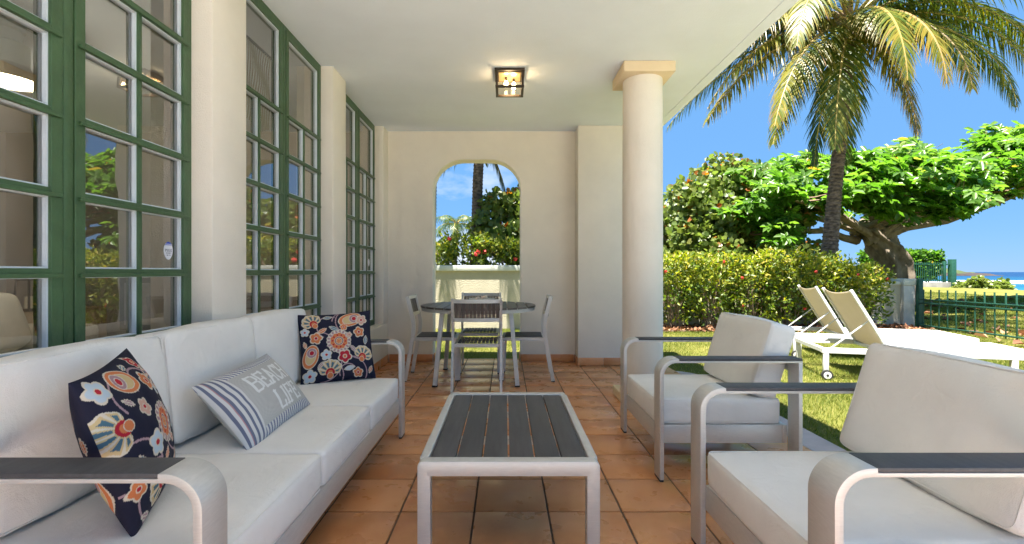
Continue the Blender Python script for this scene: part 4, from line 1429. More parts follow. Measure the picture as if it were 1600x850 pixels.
# ------------------------------------------------------------------ sun loungers on the lawn
def lounger(label, head_near, ang):
    """head_near: ground point of the near wheel; the lounger runs along +x from its head, its width along +y"""
    root = thing('sun_lounger', label, 'sun lounger', (head_near[0], head_near[1], LAWN), ang, 'white sun loungers on the lawn')
    Lg, Wd, Hh = 1.95, .84, .33
    t = .045
    mb = MB()
    mb.box(0, Lg, 0, t, Hh - .055, Hh); mb.box(0, Lg, Wd - t, Wd, Hh - .055, Hh)
    mb.box(0, t, t, Wd - t, Hh - .05, Hh - .004); mb.box(Lg - t, Lg, t, Wd - t, Hh - .05, Hh - .004)
    mb.box(.60, .64, t, Wd - t, Hh - .05, Hh - .02)
    obj('frame', mb.mesh('frame', bevel=.004), M['white_metal'], root)
    for yy in (0.001, Wd - t + .001):
        obj('leg', box_me('leg', .012, .062, yy, yy + t - .003, .05, Hh - .0555, bevel=.003), M['white_metal'], root)
        obj('leg', box_me('leg', Lg - .35, Lg - .30, yy, yy + t - .003, .004, Hh - .0555, bevel=.003), M['white_metal'], root)
    for yy, sg in ((-.030, 1), (Wd + .004, 1)):
        wh = obj('wheel', MB().tube([(.037, yy, .052), (.037, yy + .026, .052)], .052, 24).mesh('wheel', smooth=True), M['rubber'], root)
        obj('hub', MB().tube([(.037, yy - .003, .052), (.037, yy + .029, .052)], .036, 20).mesh('hub', smooth=True), M['white_metal'], wh)
        obj('axle', MB().tube([(.037, yy - .006, .052), (.037, yy + .031, .052)], .012, 10).mesh('axle', smooth=True), M['rubber'], wh)
    hx = .62
    # deck sling sags slightly between the rails
    m = 12
    vs_, fs = [], []
    for i in range(m + 1):
        for j in range(m + 1):
            x = hx + (Lg - .012 - hx) * i / m; y = .01 + (Wd - .02) * j / m
            z = Hh + .006 - .014 * math.sin(PI * j / m) * math.sin(PI * min(1, (i + .2) / m))
            vs_.append((x, y, z))
    k = len(vs_)
    vs_ += [(x, y, z - .004) for x, y, z in vs_]
    for i in range(m):
        for j in range(m):
            q = i * (m + 1) + j
            fs += [(q, q + m + 1, q + m + 2, q + 1), (k + q, k + q + 1, k + q + m + 2, k + q + m + 1)]
    obj('deck_sling', MB().add(vs_, fs).mesh('deck_sling', smooth=True), M['sling'], root)
    # raised backrest
    a = math.radians(61)
    Lb = .70
    dx, dz = -math.cos(a) * Lb, math.sin(a) * Lb
    for y in (.060, Wd - .060):
        brt = MB().bar((hx, y, Hh - .01), (hx + dx, y, Hh - .01 + dz), .030, .030, side=(0, 1, 0))
        obj('backrest_upright', brt.mesh('backrest_upright', bevel=.003), M['white_metal'], root)
    vs_, fs = [], []
    for i in range(m + 1):
        for j in range(m + 1):
            s = i / m
            y = .060 + (Wd - .12) * j / m
            sag = .030 * math.sin(PI * j / m) * (0.4 + .6 * s)
            p = Vector((hx + dx * s * .985, y, Hh - .01 + dz * s * .985)) + Vector((math.sin(a), 0, math.cos(a))) * (.010 - sag)
            if s > .99: p.z -= .02 * math.sin(PI * j / m)
            vs_.append(tuple(p))
    k = len(vs_)
    vs_ += [(x - .004, y, z - .003) for x, y, z in vs_]
    for i in range(m):
        for j in range(m):
            q = i * (m + 1) + j
            fs += [(q, q + m + 1, q + m + 2, q + 1), (k + q, k + q + 1, k + q + m + 2, k + q + m + 1)]
    obj('backrest_sling', MB().add(vs_, fs).mesh('backrest_sling', smooth=True), M['sling_tan'], root)
    for y in (.10, Wd - .10):
        mb = MB().bar((hx + dx * .48, y, Hh - .01 + dz * .48), (hx - .52, y, Hh - .025), .012, .012, side=(0, 1, 0))
        obj('prop_strut', mb.mesh('prop_strut'), M['white_metal'], root)
        obj('ratchet_rail', box_me('ratchet_rail', .06, .56, y - .012, y + .012, Hh - .045, Hh - .026), M['white_metal'], root)
    return root
lounger('white sun lounger with tan backrest, the one closer to the armchairs', (3.30, 4.90), math.radians(-14.5))
lounger('white sun lounger with tan backrest, the one closer to the hedge', (3.72, 6.10), math.radians(-16.5))

# ------------------------------------------------------------------ garden walls and fences
gw = thing('garden_wall', 'rough beige garden wall with pale coping seen through the arch', 'wall', (-1.0, 9.2, LAWN))
obj('body', MB().box(-5.0, 3.7, 0, .22, -.3, 1.14).mesh('body'), M['garden_wall'], gw)
obj('coping', box_me('coping', -5.0, 3.74, -.045, .27, 1.141, 1.25, bevel=.008), M['wall_cap'], gw)
hwall = thing('hedge_wall', 'low beige wall behind the clipped hedge', 'wall', (2.8, 9.55, LAWN))
obj('body', MB().box(0, 5.22, 0, .18, -.3, .86).mesh('body'), M['garden_wall'], hwall)
obj('coping', box_me('coping', 0, 5.22, -.02, .20, .861, .93, bevel=.008), M['wall_cap'], hwall)
pil = thing('fence_pillar', 'square grey pillar ending the low wall beside the green gate post', 'pillar', (8.13, 9.55, LAWN))
obj('body', box_me('body', -.10, .13, -.06, .24, -.2, .85, bevel=.006), M['pillar'], pil)
obj('cap', box_me('cap', -.115, .145, -.075, .255, .851, .985, bevel=.008), M['wall_cap'], pil)

fx = 8.30
fn = thing('steel_fence', 'low dark green steel bar fence along the lawn', 'fence', (fx, 0, LAWN))
obj('post', box_me('post', -.02, .065, 9.42, 9.50, -.2, .99, bevel=.004), M['fence'], fn)
obj('post', box_me('post', -.03, .04, 5.35, 5.42, -.2, .80, bevel=.004), M['fence'], fn)
obj('post', box_me('post', -.03, .04, 1.40, 1.47, -.2, .80, bevel=.004), M['fence'], fn)
for (z, hh) in ((.565, .022), (.485, .034), (.045, .026)):
    obj('rail', box_me('rail', -.018, .018, 0.0, 9.415, z, z + hh, bevel=.003), M['fence'], fn)
barm = box_me('bar', -.009, .009, -.009, .009, -.05, .775, bevel=.002)
barm.materials.append(M['fence'])
y = 9.35
while y > 0.1:
    if abs(y - 5.385) > .06 and abs(y - 1.435) > .06:
        obj('bar', barm, None, fn, loc=(.0, y, 0), rot=(random.uniform(-.01, .01), random.uniform(-.012, .012), 0))
    y -= .1715

# neighbour's fence on a low plinth, far across the lawn
NB = thing('neighbour_fence', 'tall green bar fence on a concrete plinth across the lawn', 'fence', (0, 30, 0))
obj('plinth', box_me('plinth', 24.2, 28.3, -.12, .12, -.8, .42, bevel=.01), mat('weathered_plinth', (.24, .23, .21), .9, var=.3, vscale=2), NB)
obj('corner_post', box_me('corner_post', 28.32, 28.62, -.15, .15, -.8, 1.88, bevel=.01), M['fence'], NB)
obj('corner_post', box_me('corner_post', 27.9, 28.02, -.06, .06, .421, 1.75, bevel=.01), M['fence'], NB)
for z in (.52, 1.55):
    obj('rail', box_me('rail', 24.2, 28.31, -.03, .03, z, z + .05), M['fence'], NB)
bm2 = box_me('bar', -.014, .014, -.014, .014, .421, 1.70)
bm2.materials.append(M['fence'])
for k in range(29):
    xx = 24.3 + k * .135
    if abs(xx - 27.96) > .09: obj('bar', bm2, None, NB, loc=(xx, 0.0, 0))
obj('return_rail', MB().bar((28.47, .15, .55), (28.47, 9, .45), .05, .05).bar((28.47, .15, 1.55), (28.47, 9, 1.45), .05, .05).mesh('return_rail'), M['fence'], NB)

# soil bed under the hedge
def bed(name, x0, x1, y0, y1, h_, seed, label):
    nx_, ny_ = int((x1 - x0) * 10), 14
    xs = np.linspace(x0, x1, nx_); ys = np.linspace(0, 1, ny_)
    V = []
    for a in xs:
        wob = .10 * mnoise.noise(Vector((a * 1.3, seed, 0)))
        for b in ys:
            yy = y0 + wob * (1 - b) + (y1 - y0) * b
            zz = LAWN - .02 + h_ * math.sin(min(1, b * 1.6) * PI / 2) + .018 * mnoise.noise(Vector((a * 6, yy * 6, seed)))
            V.append((a, yy, zz))
    I = (np.arange(nx_ - 1)[:, None] * ny_ + np.arange(ny_ - 1)[None]).ravel()
    Fc = np.stack([I, I + ny_, I + ny_ + 1, I + 1], 1)
    obj(name, fast_mesh(name, V, Fc, smooth=True), M['soil'], kind='structure', label=label)
bed('soil_bed', 2.75, 8.02, 8.72, 9.56, .07, 2.0, 'dark mulch bed under the hedge')

# leaf litter on the bed
n = 1500
P = np.stack([rng.uniform(2.8, 8.0, n), rng.uniform(8.62, 9.5, n), np.zeros(n)], 1)
P[:, 2] = LAWN + .035 + rng.uniform(0, .03, n)
D = unit(np.stack([rng.normal(size=n), rng.normal(size=n), rng.normal(size=n) * .3], 1))
N = unit(np.stack([rng.normal(size=n) * .4, rng.normal(size=n) * .4, np.ones(n)], 1))
obj('leaf_litter', leaves('leaf_litter', P, D, N, rng.uniform(.04, .13, n), rng.uniform(.03, .07, n), rng.random(n), fold=.3), M['dead_leaf'],
    kind='stuff', label='dry brown leaf litter on the mulch bed')

# ------------------------------------------------------------------ grass
def grass(name, boxes, dens, hmin, hmax, wd, label, seed):
    r = np.random.default_rng(seed)
    Ps = []
    for (x0, x1, y0, y1) in boxes:
        n = int((x1 - x0) * (y1 - y0) * dens)
        Ps.append(np.stack([r.uniform(x0, x1, n), r.uniform(y0, y1, n)], 1))
    Q = np.concatenate(Ps)
    # patchy: thin the bare spots
    pn = np.sin(Q[:, 0] * 2.1 + 1.7 * np.sin(Q[:, 1] * 1.3)) * np.sin(Q[:, 1] * 2.7 + 1.1 * np.sin(Q[:, 0] * 1.9))
    keep = r.random(len(Q)) < (.78 + .22 * pn)
    Q, pn = Q[keep], pn[keep]
    n = len(Q)
    z = ground_z(Q[:, 0], Q[:, 1])
    h = r.uniform(hmin, hmax, n) * (1 + .25 * pn)
    a = r.uniform(0, 2 * PI, n)
    lean = r.normal(size=(n, 2)) * .55
    wv = np.stack([np.cos(a), np.sin(a)], 1) * wd * r.uniform(.7, 1.3, n)[:, None]
    b0 = np.concatenate([Q - wv / 2, z[:, None] - .004], 1)
    b1 = np.concatenate([Q + wv / 2, z[:, None] - .004], 1)
    tp = np.concatenate([Q + lean * h[:, None], (z + h)[:, None]], 1)
    V = np.stack([b0, b1, tp], 1).reshape(-1, 3)
    Fc = np.arange(n * 3).reshape(-1, 3)
    R = np.clip(.45 + .22 * r.normal(size=n) - .15 * pn + .18 * (r.random(n) < .12), 0, 1)
    obj(name, fast_mesh(name, V, Fc, np.repeat(R, 3)), M['grass'], kind='stuff', label=label)
grass('grass', [(2.06, 4.2, 1.0, 8.75), (4.2, 8.25, 3.2, 8.7), (1.45, 2.06, 5.15, 9.15)], 5200, .018, .045, .0055, 'short lawn grass beside the porch', 1)
grass('grass', [(-1.6, 1.45, 5.84, 9.18)], 5200, .018, .045, .0055, 'short lawn grass behind the arch', 2)
grass('grass', [(8.4, 16, 5.5, 16), (11, 20, 16, 22)], 1500, .02, .05, .011, 'short lawn grass beyond the green fence', 3)

# fallen almond leaves beyond the fence
fl = []
for k in range(5):
    a = rng.uniform(.6, 1.2)
    n_ = 1
    P = np.zeros((1, 3)); D = np.array([[1., 0, .1]]); N = np.array([[0, .1 * (k - 2), 1.]])
    me = leaves('fallen_leaf', P, D, N, [.20], [.11], np.array([.15 + .18 * k]), shape='round', fold=.35, sag=.3)
    me.materials.append(M['dead_leaf'])
    fl.append(me)
for k in range(62):
    yy = 7.6 + 10.5 * random.random() ** 1.4
    xx = random.uniform(max(8.5, .98 * yy * .9), 1.12 * yy + .5)
    o = obj('fallen_leaf', random.choice(fl), None, loc=(xx, yy, float(ground_z(xx, yy)) + .03), rot=(random.uniform(-.3, .3), random.uniform(-.3, .3), random.uniform(0, 6)),
            label='dry brown leaf lying on the grass beyond the green fence', cat='leaf', group='fallen leaves beyond the fence')
    o.scale = (random.uniform(.7, 1.2),) * 3
for (xx, yy) in ((7.6, 7.05), (7.9, 7.5), (6.9, 8.3), (7.3, 8.5), (8.05, 8.1), (4.35, 5.45)):
    obj('fallen_leaf', random.choice(fl), None, loc=(xx, yy, LAWN + .04), rot=(random.uniform(-.3, .3), random.uniform(-.3, .3), random.uniform(0, 6)),
        label='dry brown leaf lying on the grass inside the green fence', cat='leaf', group='fallen leaves inside the fence')

# ------------------------------------------------------------------ plants
def fan_stems(n, h_, spread, r0, base_r, seed):
    rr = random.Random(seed)
    mb = MB()
    tips = []
    for k in range(n):
        a = rr.uniform(0, 2 * PI)
        b = base_r * math.sqrt(rr.random())
        p0 = Vector((b * math.cos(a), b * math.sin(a) * .6, -.05))
        q = spread * rr.uniform(.4, 1)
        e = rr.uniform(0, 2 * PI)
        p3 = Vector((p0.x + q * math.cos(e), p0.y + q * math.sin(e) * .6, h_ * rr.uniform(.7, 1)))
        p1 = p0.lerp(p3, .35) + Vector((rr.uniform(-.05, .05), rr.uniform(-.05, .05), .04))
        p2 = p0.lerp(p3, .7) + Vector((rr.uniform(-.06, .06), rr.uniform(-.06, .06), .02))
        mb.tube([p0, p1, p2, p3], [r0, r0 * .8, r0 * .55, r0 * .25], 5)
        tips.append((p0, p1, p2, p3))
    return mb, tips

def flowers_me(pts, s, seed):
    rr = random.Random(seed)
    mb = MB()
    for p in pts:
        for k in range(9):
            d = Vector((rr.gauss(0, 1), rr.gauss(0, 1) - .6, rr.gauss(0, 1))).normalized()
            c = Vector(p) + d * s * .5
            t = d.orthogonal().normalized() * s * .42
            b = d.cross(t).normalized() * s * .42
            mb.add([c - t, c - b, c + t, c + b], [(0, 1, 2, 3)])
    return mb.mesh('flowers')

def shrub(name, label, cat, loc, sx_, sy_, z0, z1, nl, L, W, mkey, seed, group=None, nfl=0, lumps=.14, stems=16, yellow=.0, shape='lance', fsize=.05):
    """leaves spread through a lumpy box, thicker towards its surface, on a fan of stems"""
    r = np.random.default_rng(seed)
    root = thing(name, label, cat, loc, 0, group)
    U = r.uniform(-1, 1, (nl * 3, 3))
    q = np.abs(U).max(1)
    keep = r.random(len(U)) < (.20 + .80 * q ** 3)
    U = U[keep][:nl]
    n = len(U)
    ln = np.array([mnoise.noise(Vector((u[0] * 2.2 * max(1, sx_), u[1] * 2 + seed, u[2] * 2))) for u in U])
    ln2 = np.array([mnoise.noise(Vector((u[0] * 7 * sx_ + 9, u[1] * 5, u[2] * 5 + seed))) for u in U])
    sc = (1 + lumps * ln + .10 * ln2)
    P = np.stack([U[:, 0] * sx_ * (1 + .25 * lumps * ln), U[:, 1] * sy_ * sc, (z0 + z1) / 2 + U[:, 2] * (z1 - z0) / 2 * sc], 1)
    # bare holes near the foot
    low = (P[:, 2] - z0) / (z1 - z0)
    hole = (low < .55) & (ln + ln2 * .8 > -.30 + low * .95)
    P, U, low = P[~hole], U[~hole], low[~hole]
    n = len(P)
    outw = U * np.array([.5, 1, 1]) + r.normal(size=(n, 3)) * .55 + np.array([0, 0, .45])
    D = unit(r.normal(size=(n, 3)) * .8 + U * .6 + np.array([0, 0, .35]))
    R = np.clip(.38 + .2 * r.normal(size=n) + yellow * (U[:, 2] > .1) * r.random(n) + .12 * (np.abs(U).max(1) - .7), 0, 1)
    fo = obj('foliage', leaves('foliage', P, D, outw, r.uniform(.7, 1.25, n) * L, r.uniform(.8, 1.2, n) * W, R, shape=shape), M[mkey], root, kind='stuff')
    mb, _ = fan_stems(stems, (z1 - z0) * .95, min(sx_, .6), .012, .22, seed)
    obj('stems', mb.mesh('stems', smooth=True), M['stem'], root)
    if nfl:
        rr = random.Random(seed)
        pts_ = [(rr.uniform(-sx_, sx_), -sy_ * rr.uniform(.85, 1.05), z0 + (z1 - z0) * rr.uniform(.15, .95)) for _ in range(nfl)]
        obj('flowers', flowers_me(pts_, fsize, seed), M['flower'], root)
    return root

HG = 'clipped shrubs of the hedge along the low wall'
hx_ = 2.95
k = 0
while hx_ < 6.95:
    wd_ = random.uniform(.60, .78)
    top = random.uniform(1.38, 1.52) if hx_ < 6.2 else 1.22
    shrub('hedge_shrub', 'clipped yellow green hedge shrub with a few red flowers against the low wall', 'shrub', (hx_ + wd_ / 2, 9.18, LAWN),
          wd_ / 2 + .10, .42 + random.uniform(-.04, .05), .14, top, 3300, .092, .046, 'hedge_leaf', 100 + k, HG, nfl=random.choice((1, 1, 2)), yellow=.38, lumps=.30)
    hx_ += wd_
    k += 1

# plants in the raised bed behind the arch wall
PG = 'flowering shrubs above the garden wall'
for k, (xx, hgt) in enumerate(((-2.35, .75), (-1.55, .62), (-.85, .75), (-.15, .66), (.55, .62), (1.25, .7), (2.0, .75))):
    shrub('flowering_shrub', 'dark green shrub with red flowers growing above the garden wall', 'shrub', (xx, 9.95, 1.05), .48, .42, .05, hgt, 1500, .10, .055,
          'hedge_leaf', 200 + k, PG, nfl=2, yellow=.28, stems=8, lumps=.3, fsize=.075)
obj('raised_bed', MB().box(-5.9, 2.68, 9.43, 12.5, -.3, 1.06).mesh('raised_bed'), M['soil'], kind='structure', label='raised planting bed behind the garden wall')

def leaf_cloud(n, centres, radii, r, flat=1.0):
    """points near the surfaces of many overlapping clumps"""
    c = np.array(centres, float); rad = np.array(radii, float)
    idx = r.choice(len(c), n, p=rad ** 2 / (rad ** 2).sum())
    d = unit(r.normal(size=(n, 3)))
    rr = (r.random(n) ** .45)
    P = c[idx] + d * (rad[idx] * rr)[:, None] * np.array([1, 1, flat])
    return P, d, idx

def sea_grape(label, loc, clumps, nl, seed, trunk_h, size=1.0):
    r = np.random.default_rng(seed)
    root = thing('sea_grape_tree', label, 'tree', loc)
    root.scale = (size, size, size)
    c = [q[:3] for q in clumps]; rad = [q[3] for q in clumps]
    P, d, idx = leaf_cloud(nl, c, rad, r, .85)
    n = len(P)
    D = unit(r.normal(size=(n, 3)) * .7 + np.array([0, 0, .5]) + d * .3)
    N = unit(d * .5 + r.normal(size=(n, 3)) * .5 + np.array([-.1, -.5, .6]))
    R = np.clip(.45 + .2 * r.normal(size=n), 0, .9)
    red = r.random(n) < .035 + .05 * (d[:, 2] > .5)
    R[red] = r.uniform(.93, 1, red.sum())
    obj('crown', leaves('crown', P, D, N, r.uniform(.10, .17, n), r.uniform(.10, .17, n), R, shape='round', fold=.12), M['grape_leaf'], root, kind='stuff')
    mb = MB()
    rr = random.Random(seed)
    trunk_top = Vector((0, 0, trunk_h))
    mb.tube([(0, 0, -.2), (.06, .02, trunk_h * .5), trunk_top], [.16, .13, .11], 9)
    obj('trunk', mb.mesh('trunk', smooth=True), M['bark'], root)
    mb = MB()
    for q in clumps:
        e = Vector(q[:3])
        m_ = trunk_top.lerp(e, .5) + Vector((rr.uniform(-.2, .2), rr.uniform(-.2, .2), -.15))
        mb.tube([trunk_top + Vector((0, 0, -.05)), m_, e], [.07, .045, .015], 6)
    obj('limbs', mb.mesh('limbs', smooth=True), M['twig'], root)
    return root

def blob(cx, cy, cz, ex, ey, ez, n, r0, r1, seed):
    """centres of clumps inside an ellipsoid, with an uneven outline"""
    rr = random.Random(seed)
    out_ = []
    while len(out_) < n:
        p = Vector((rr.uniform(-1, 1), rr.uniform(-1, 1), rr.uniform(-1, 1)))
        if p.length > 1 or p.length < .35: continue
        out_.append((cx + p.x * ex, cy + p.y * ey, cz + p.z * ez, rr.uniform(r0, r1)))
    return out_
# behind the arch, to the right of the palm
sea_grape('round leaved green tree rising behind the garden wall beside the slim palm', (.80, 10.75, 1.0),
          blob(.0, 0, 1.05, 1.35, .7, 1.0, 40, .28, .5, 4), 11000, 41, .5)
# left of the almond tree
sea_grape('round leaved bushy tree with orange tinted leaves behind the hedge', (6.85, 15.5, -.28),
          blob(.2, 0, 1.95, 2.5, 1.3, 1.95, 66, .35, .7, 8), 27000, 42, 1.0, 1.2)

# low round-leaved plants by the shore
for k, (xx, yy, s) in enumerate(((27.3, 27.0, .62), (28.2, 27.2, .72), (29.2, 27.8, .62), (28.4, 29.2, .5))):
    r = np.random.default_rng(300 + k)
    root = thing('shore_plant', 'low round leaved shore plant at the lawn edge before the sea', 'plant', (xx, yy, float(ground_z(xx, yy))), 0, 'shore plants at the lawn edge')
    P, d, idx = leaf_cloud(420, blob(0, 0, .45 * s, .95 * s, .7 * s, .35 * s, 9, .2, .36, k), None or [.3] * 9, r) if False else leaf_cloud(
        420, [q[:3] for q in blob(0, 0, .42 * s, .95 * s, .7 * s, .38 * s, 9, .2, .36, k)], [.28] * 9, r)
    obj('foliage', leaves('foliage', P, unit(d + r.normal(size=d.shape) * .5), unit(d + np.array([0, -.2, .6])), r.uniform(.16, .26, len(P)), r.uniform(.16, .26, len(P)),
                          np.clip(.6 + .15 * r.normal(size=len(P)), 0, .9), shape='round'), M['grape_leaf'], root, kind='stuff')
    mb, _ = fan_stems(7, .6 * s, .5 * s, .02, .2, 300 + k)
    obj('stems', mb.mesh('stems', smooth=True), M['stem'], root)

# neighbour's clipped hedge
for k in range(4):
    shrub('neighbour_shrub', 'clipped bright green hedge shrub behind the far green fence', 'shrub', (24.4 + k * 1.13, 31.0 + (k % 2) * .1, .3), .68, .62, .25, 2.12 - .05 * (k == 3), 2300, .21, .15, 'almond_leaf',
          400 + k, 'clipped hedge behind the far fence', stems=9, lumps=.12, shape='round')

# ------------------------------------------------------------------ almond tree
def almond():
    r = np.random.default_rng(55)
    rr = random.Random(55)
    base = Vector((13.72, 16.0, float(ground_z(13.72, 16.0)) - .28))
    root = thing('almond_tree', 'wide spreading tree with a twisted pale trunk behind the pillar', 'tree', base)
    root.scale = (1.23, 1.23, 1.23)       # a big old tree: crown about 13 m across
    # bole: leans left as it rises, fluted and knotted
    path = [Vector((-.28, 0, -.3)), Vector((-.33, 0, .35)), Vector((-.36, 0, .9)), Vector((-.44, 0, 1.40)), Vector((-.70, .0, 1.85)), Vector((-.98, 0, 2.25)), Vector((-1.08, .05, 2.5))]
    rad = [.54, .42, .385, .37, .355, .34, .29]
    nS, nR = 40, 44
    V = []
    for i in range(nR + 1):
        t = i / nR * (len(path) - 1)
        a = min(int(t), len(path) - 2); f = t - a
        p = path[a].lerp(path[a + 1], f)
        R = rad[a] * (1 - f) + rad[a + 1] * f
        for k in range(nS):
            th = 2 * PI * k / nS
            tw = th + i * .075 + .5 * math.sin(i * .16)
            fl = 1 + .13 * math.sin(tw * 5) + .09 * abs(math.sin(tw * 4.5 + 1)) + .06 * math.sin(tw * 13 + i * .2) + .22 * mnoise.noise(Vector((math.cos(th) * 1.6, math.sin(th) * 1.6, i * .11)))
            fl += .06 * mnoise.noise(Vector((math.cos(tw) * 5, math.sin(tw) * 5, i * .35)))
            # hollow on the side facing the porch
            dx_ = (math.cos(th) - .25); hol = math.exp(-((i - 35) / 3.2) ** 2 - (dx_ / .22) ** 2) * (math.sin(th) < 0)
            fl -= .42 * hol
            V.append((p.x + R * fl * math.cos(th), p.y + R * fl * math.sin(th), p.z))
    Fc = [[i * nS + k, i * nS + (k + 1) % nS, (i + 1) * nS + (k + 1) % nS, (i + 1) * nS + k] for i in range(nR) for k in range(nS)]
    obj('trunk', fast_mesh('trunk', V, Fc, smooth=True), M['bark'], root)
    top = path[-1]
    # limb ends (local): long flat reach left, upward right, some towards and away from the porch
    ends = [(-5.1, -1.0, 2.2), (-4.6, .9, 2.75), (-4.3, -1.7, 2.9), (-3.6, .4, 3.6), (-2.4, -1.9, 3.3), (-2.1, 1.7, 3.9), (-.9, -.6, 4.1), (-.6, -2.2, 3.4),
            (.6, 1.4, 4.4), (1.0, -1.6, 3.9), (2.2, .1, 4.5), (2.5, -2.0, 3.9), (3.6, -1.0, 4.4), (4.4, .8, 4.7), (-3.0, -.8, 2.3), (4.9, -1.8, 4.3), (3.2, 2.0, 4.9), (-1.6, -2.6, 2.7)]
    limb = MB()
    limb_pts = []
    for (ex, ey, ez) in ends:
        e = Vector((ex, ey, ez))
        a = top + Vector((rr.uniform(-.22, .22), rr.uniform(-.22, .22), rr.uniform(-.55, -.1)))
        L_ = (e - a).length
        pts_ = []
        for q in range(8):
            t = q / 7
            p = a.lerp(e, t)
            p.z += .10 * L_ * math.sin(PI * t) * (.4 if ex < -2 else -.10) + .09 * rr.uniform(-1, 1) * (0 < q < 7)
            p.y += .12 * rr.uniform(-1, 1) * (0 < q < 7)
            p.x += .10 * rr.uniform(-1, 1) * (0 < q < 7)
            pts_.append(p)
        r0 = .075 + .012 * L_
        limb.tube(pts_, [r0 * (1 - .82 * (q / 7) ** .8) for q in range(8)], 8)
        limb_pts += pts_[2:]
    obj('limbs', limb.mesh('limbs', smooth=True), M['bark'], root)
    # clumps on an umbrella of foliage
    cl = []
    while len(cl) < 165:
        x = rr.uniform(-5.5, 5.2); y = -3.0 + 4.6 * rr.random() ** 1.35
        t = (x + 6.6) / 11.8
        hi = 2.95 + 1.55 * min(1, t / .35) ** .7 + .75 * max(0, t - .55) / .45
        hi -= .10 * abs(y) ** 1.4 * .5
        lo_ = 1.75 + .55 * min(1, t / .45) + 1.35 * max(0, t - .42) / .58
        lo_ = min(lo_, hi - .5)
        hi -= .35 * max(0, -y - .4)
        lo_ = min(lo_, hi - .4)
        z = lo_ + (hi - lo_) * (1 - .9 * rr.random() ** 1.6)
        edge = ((x + .7) / 6.2) ** 2 + (y / 3.2) ** 2
        if edge > 1: continue
        if mnoise.noise(Vector((x * .7, y * .7, z * 1.1))) < -.28: continue
        cl.append(Vector((x, y, z)))
    tw = MB()
    LP = limb_pts
    for c in cl:
        b = min(LP, key=lambda q: (q - c).length + max(0, q.z - c.z) * 2)
        m_ = b.lerp(c, .5) + Vector((rr.uniform(-.15, .15), rr.uniform(-.15, .15), -.08))
        tw.tube([b, m_, c], [.032, .022, .010], 5, cap=False)
    for k in range(240):
        c = rr.choice(cl)
        d_ = Vector((rr.gauss(0, 1), rr.gauss(0, 1), rr.gauss(.1, .5))).normalized() * rr.uniform(.3, .7)
        tw.tube([c, c + d_ * .5 + Vector((0, 0, -.03)), c + d_], [.010, .008, .004], 4, cap=False)
    # bare low branch with a few twigs on the sea side
    for (a, b) in (((3.4, -1.5, 3.3), (1.6, -1.9, 2.15)), ((3.2, -1.4, 3.1), (2.4, -2.0, 2.0)), ((4.6, -1.6, 3.3), (3.1, -2.3, 2.05)), ((4.4, -1.7, 3.0), (3.6, -2.3, 2.15))):
        a, b = Vector(a), Vector(b)
        pts_ = [a.lerp(b, q / 6) + Vector((0, rr.uniform(-.06, .06), -.22 * math.sin(PI * q / 6) + rr.uniform(-.05, .05))) for q in range(7)]
        tw.tube(pts_, [.045, .036, .030, .022, .017, .012, .006], 6)
        for q in range(14):
            p = pts_[rr.randint(2, 6)]
            tw.tube([p, p + Vector((rr.uniform(-.5, .1), rr.uniform(-.3, .3), rr.uniform(-.12, .28)))], [.008, .003], 4, cap=False)
    obj('twigs', tw.mesh('twigs', smooth=True), M['twig'], root, kind='stuff')
    # rosettes of big leaves
    nR_ = 3000
    ci = r.integers(0, len(cl), nR_)
    C = np.array([tuple(c) for c in cl])[ci]
    off = unit(r.normal(size=(nR_, 3))) * (r.random(nR_) ** .5)[:, None] * np.array([.62, .62, .34])
    C = C + off
    up = unit(np.stack([r.normal(size=nR_) * .35 , r.normal(size=nR_) * .35 - .55, np.ones(nR_)], 1))
    per = 9
    Ps, Ds, Ns, Ls, Rs = [], [], [], [], []
    ax = unit(np.cross(up, np.array([.3, .9, .1])))
    ay = np.cross(up, ax)
    tone = .48 + .17 * r.normal(size=nR_) + .10 * (off[:, 2] / .34)
    for k in range(per):
        a = 2 * PI * k / per + r.uniform(-.3, .3, nR_)
        tilt = r.uniform(-.35, .45, nR_)
        rad_ = ax * np.cos(a)[:, None] + ay * np.sin(a)[:, None]
        D = rad_ * np.cos(tilt)[:, None] + up * np.sin(tilt)[:, None]
        Nn = up * np.cos(tilt)[:, None] - rad_ * np.sin(tilt)[:, None]
        Ps.append(C + rad_ * .02); Ds.append(D); Ns.append(Nn + r.normal(size=(nR_, 3)) * .12); Ls.append(r.uniform(.17, .27, nR_)); Rs.append(np.clip(tone + .08 * r.normal(size=nR_), 0, .93))
    P = np.concatenate(Ps); D = np.concatenate(Ds); Nn = np.concatenate(Ns); L_ = np.concatenate(Ls); Rr = np.concatenate(Rs)
    Rr[r.random(len(Rr)) < .012] = 1.0
    obj('crown', leaves('crown', P, D, Nn, L_, L_ * .46, Rr, shape='round', fold=.20, sag=.35), M['almond_leaf'], root, kind='stuff')
almond()

# ------------------------------------------------------------------ palms
def palm_trunk(path, rad, seed, ring=.085):
    """trunk with raised leaf-scar rings"""
    rr = random.Random(seed)
    pts_ = []
    P = [Vector(p) for p in path]
    Ls = [0]
    for a, b in zip(P[:-1], P[1:]): Ls.append(Ls[-1] + (b - a).length)
    T = Ls[-1]
    n = int(T / ring)
    out_p, out_r = [], []
    for i in range(n + 1):
        for (f, sc) in ((0.0, 1.0), (.22, 1.07), (.34, .985), (.75, .97)):
            s = min(T, (i + f) * ring)
            k = max(j for j in range(len(Ls)) if Ls[j] <= s + 1e-9)
            k = min(k, len(P) - 2)
            t = (s - Ls[k]) / (Ls[k + 1] - Ls[k])
            out_p.append(P[k].lerp(P[k + 1], t)); out_r.append((rad[k] * (1 - t) + rad[k + 1] * t) * sc * rr.uniform(.98, 1.02))
            if s >= T: break
    return MB().tube(out_p, out_r, 16).mesh('trunk', smooth=True)

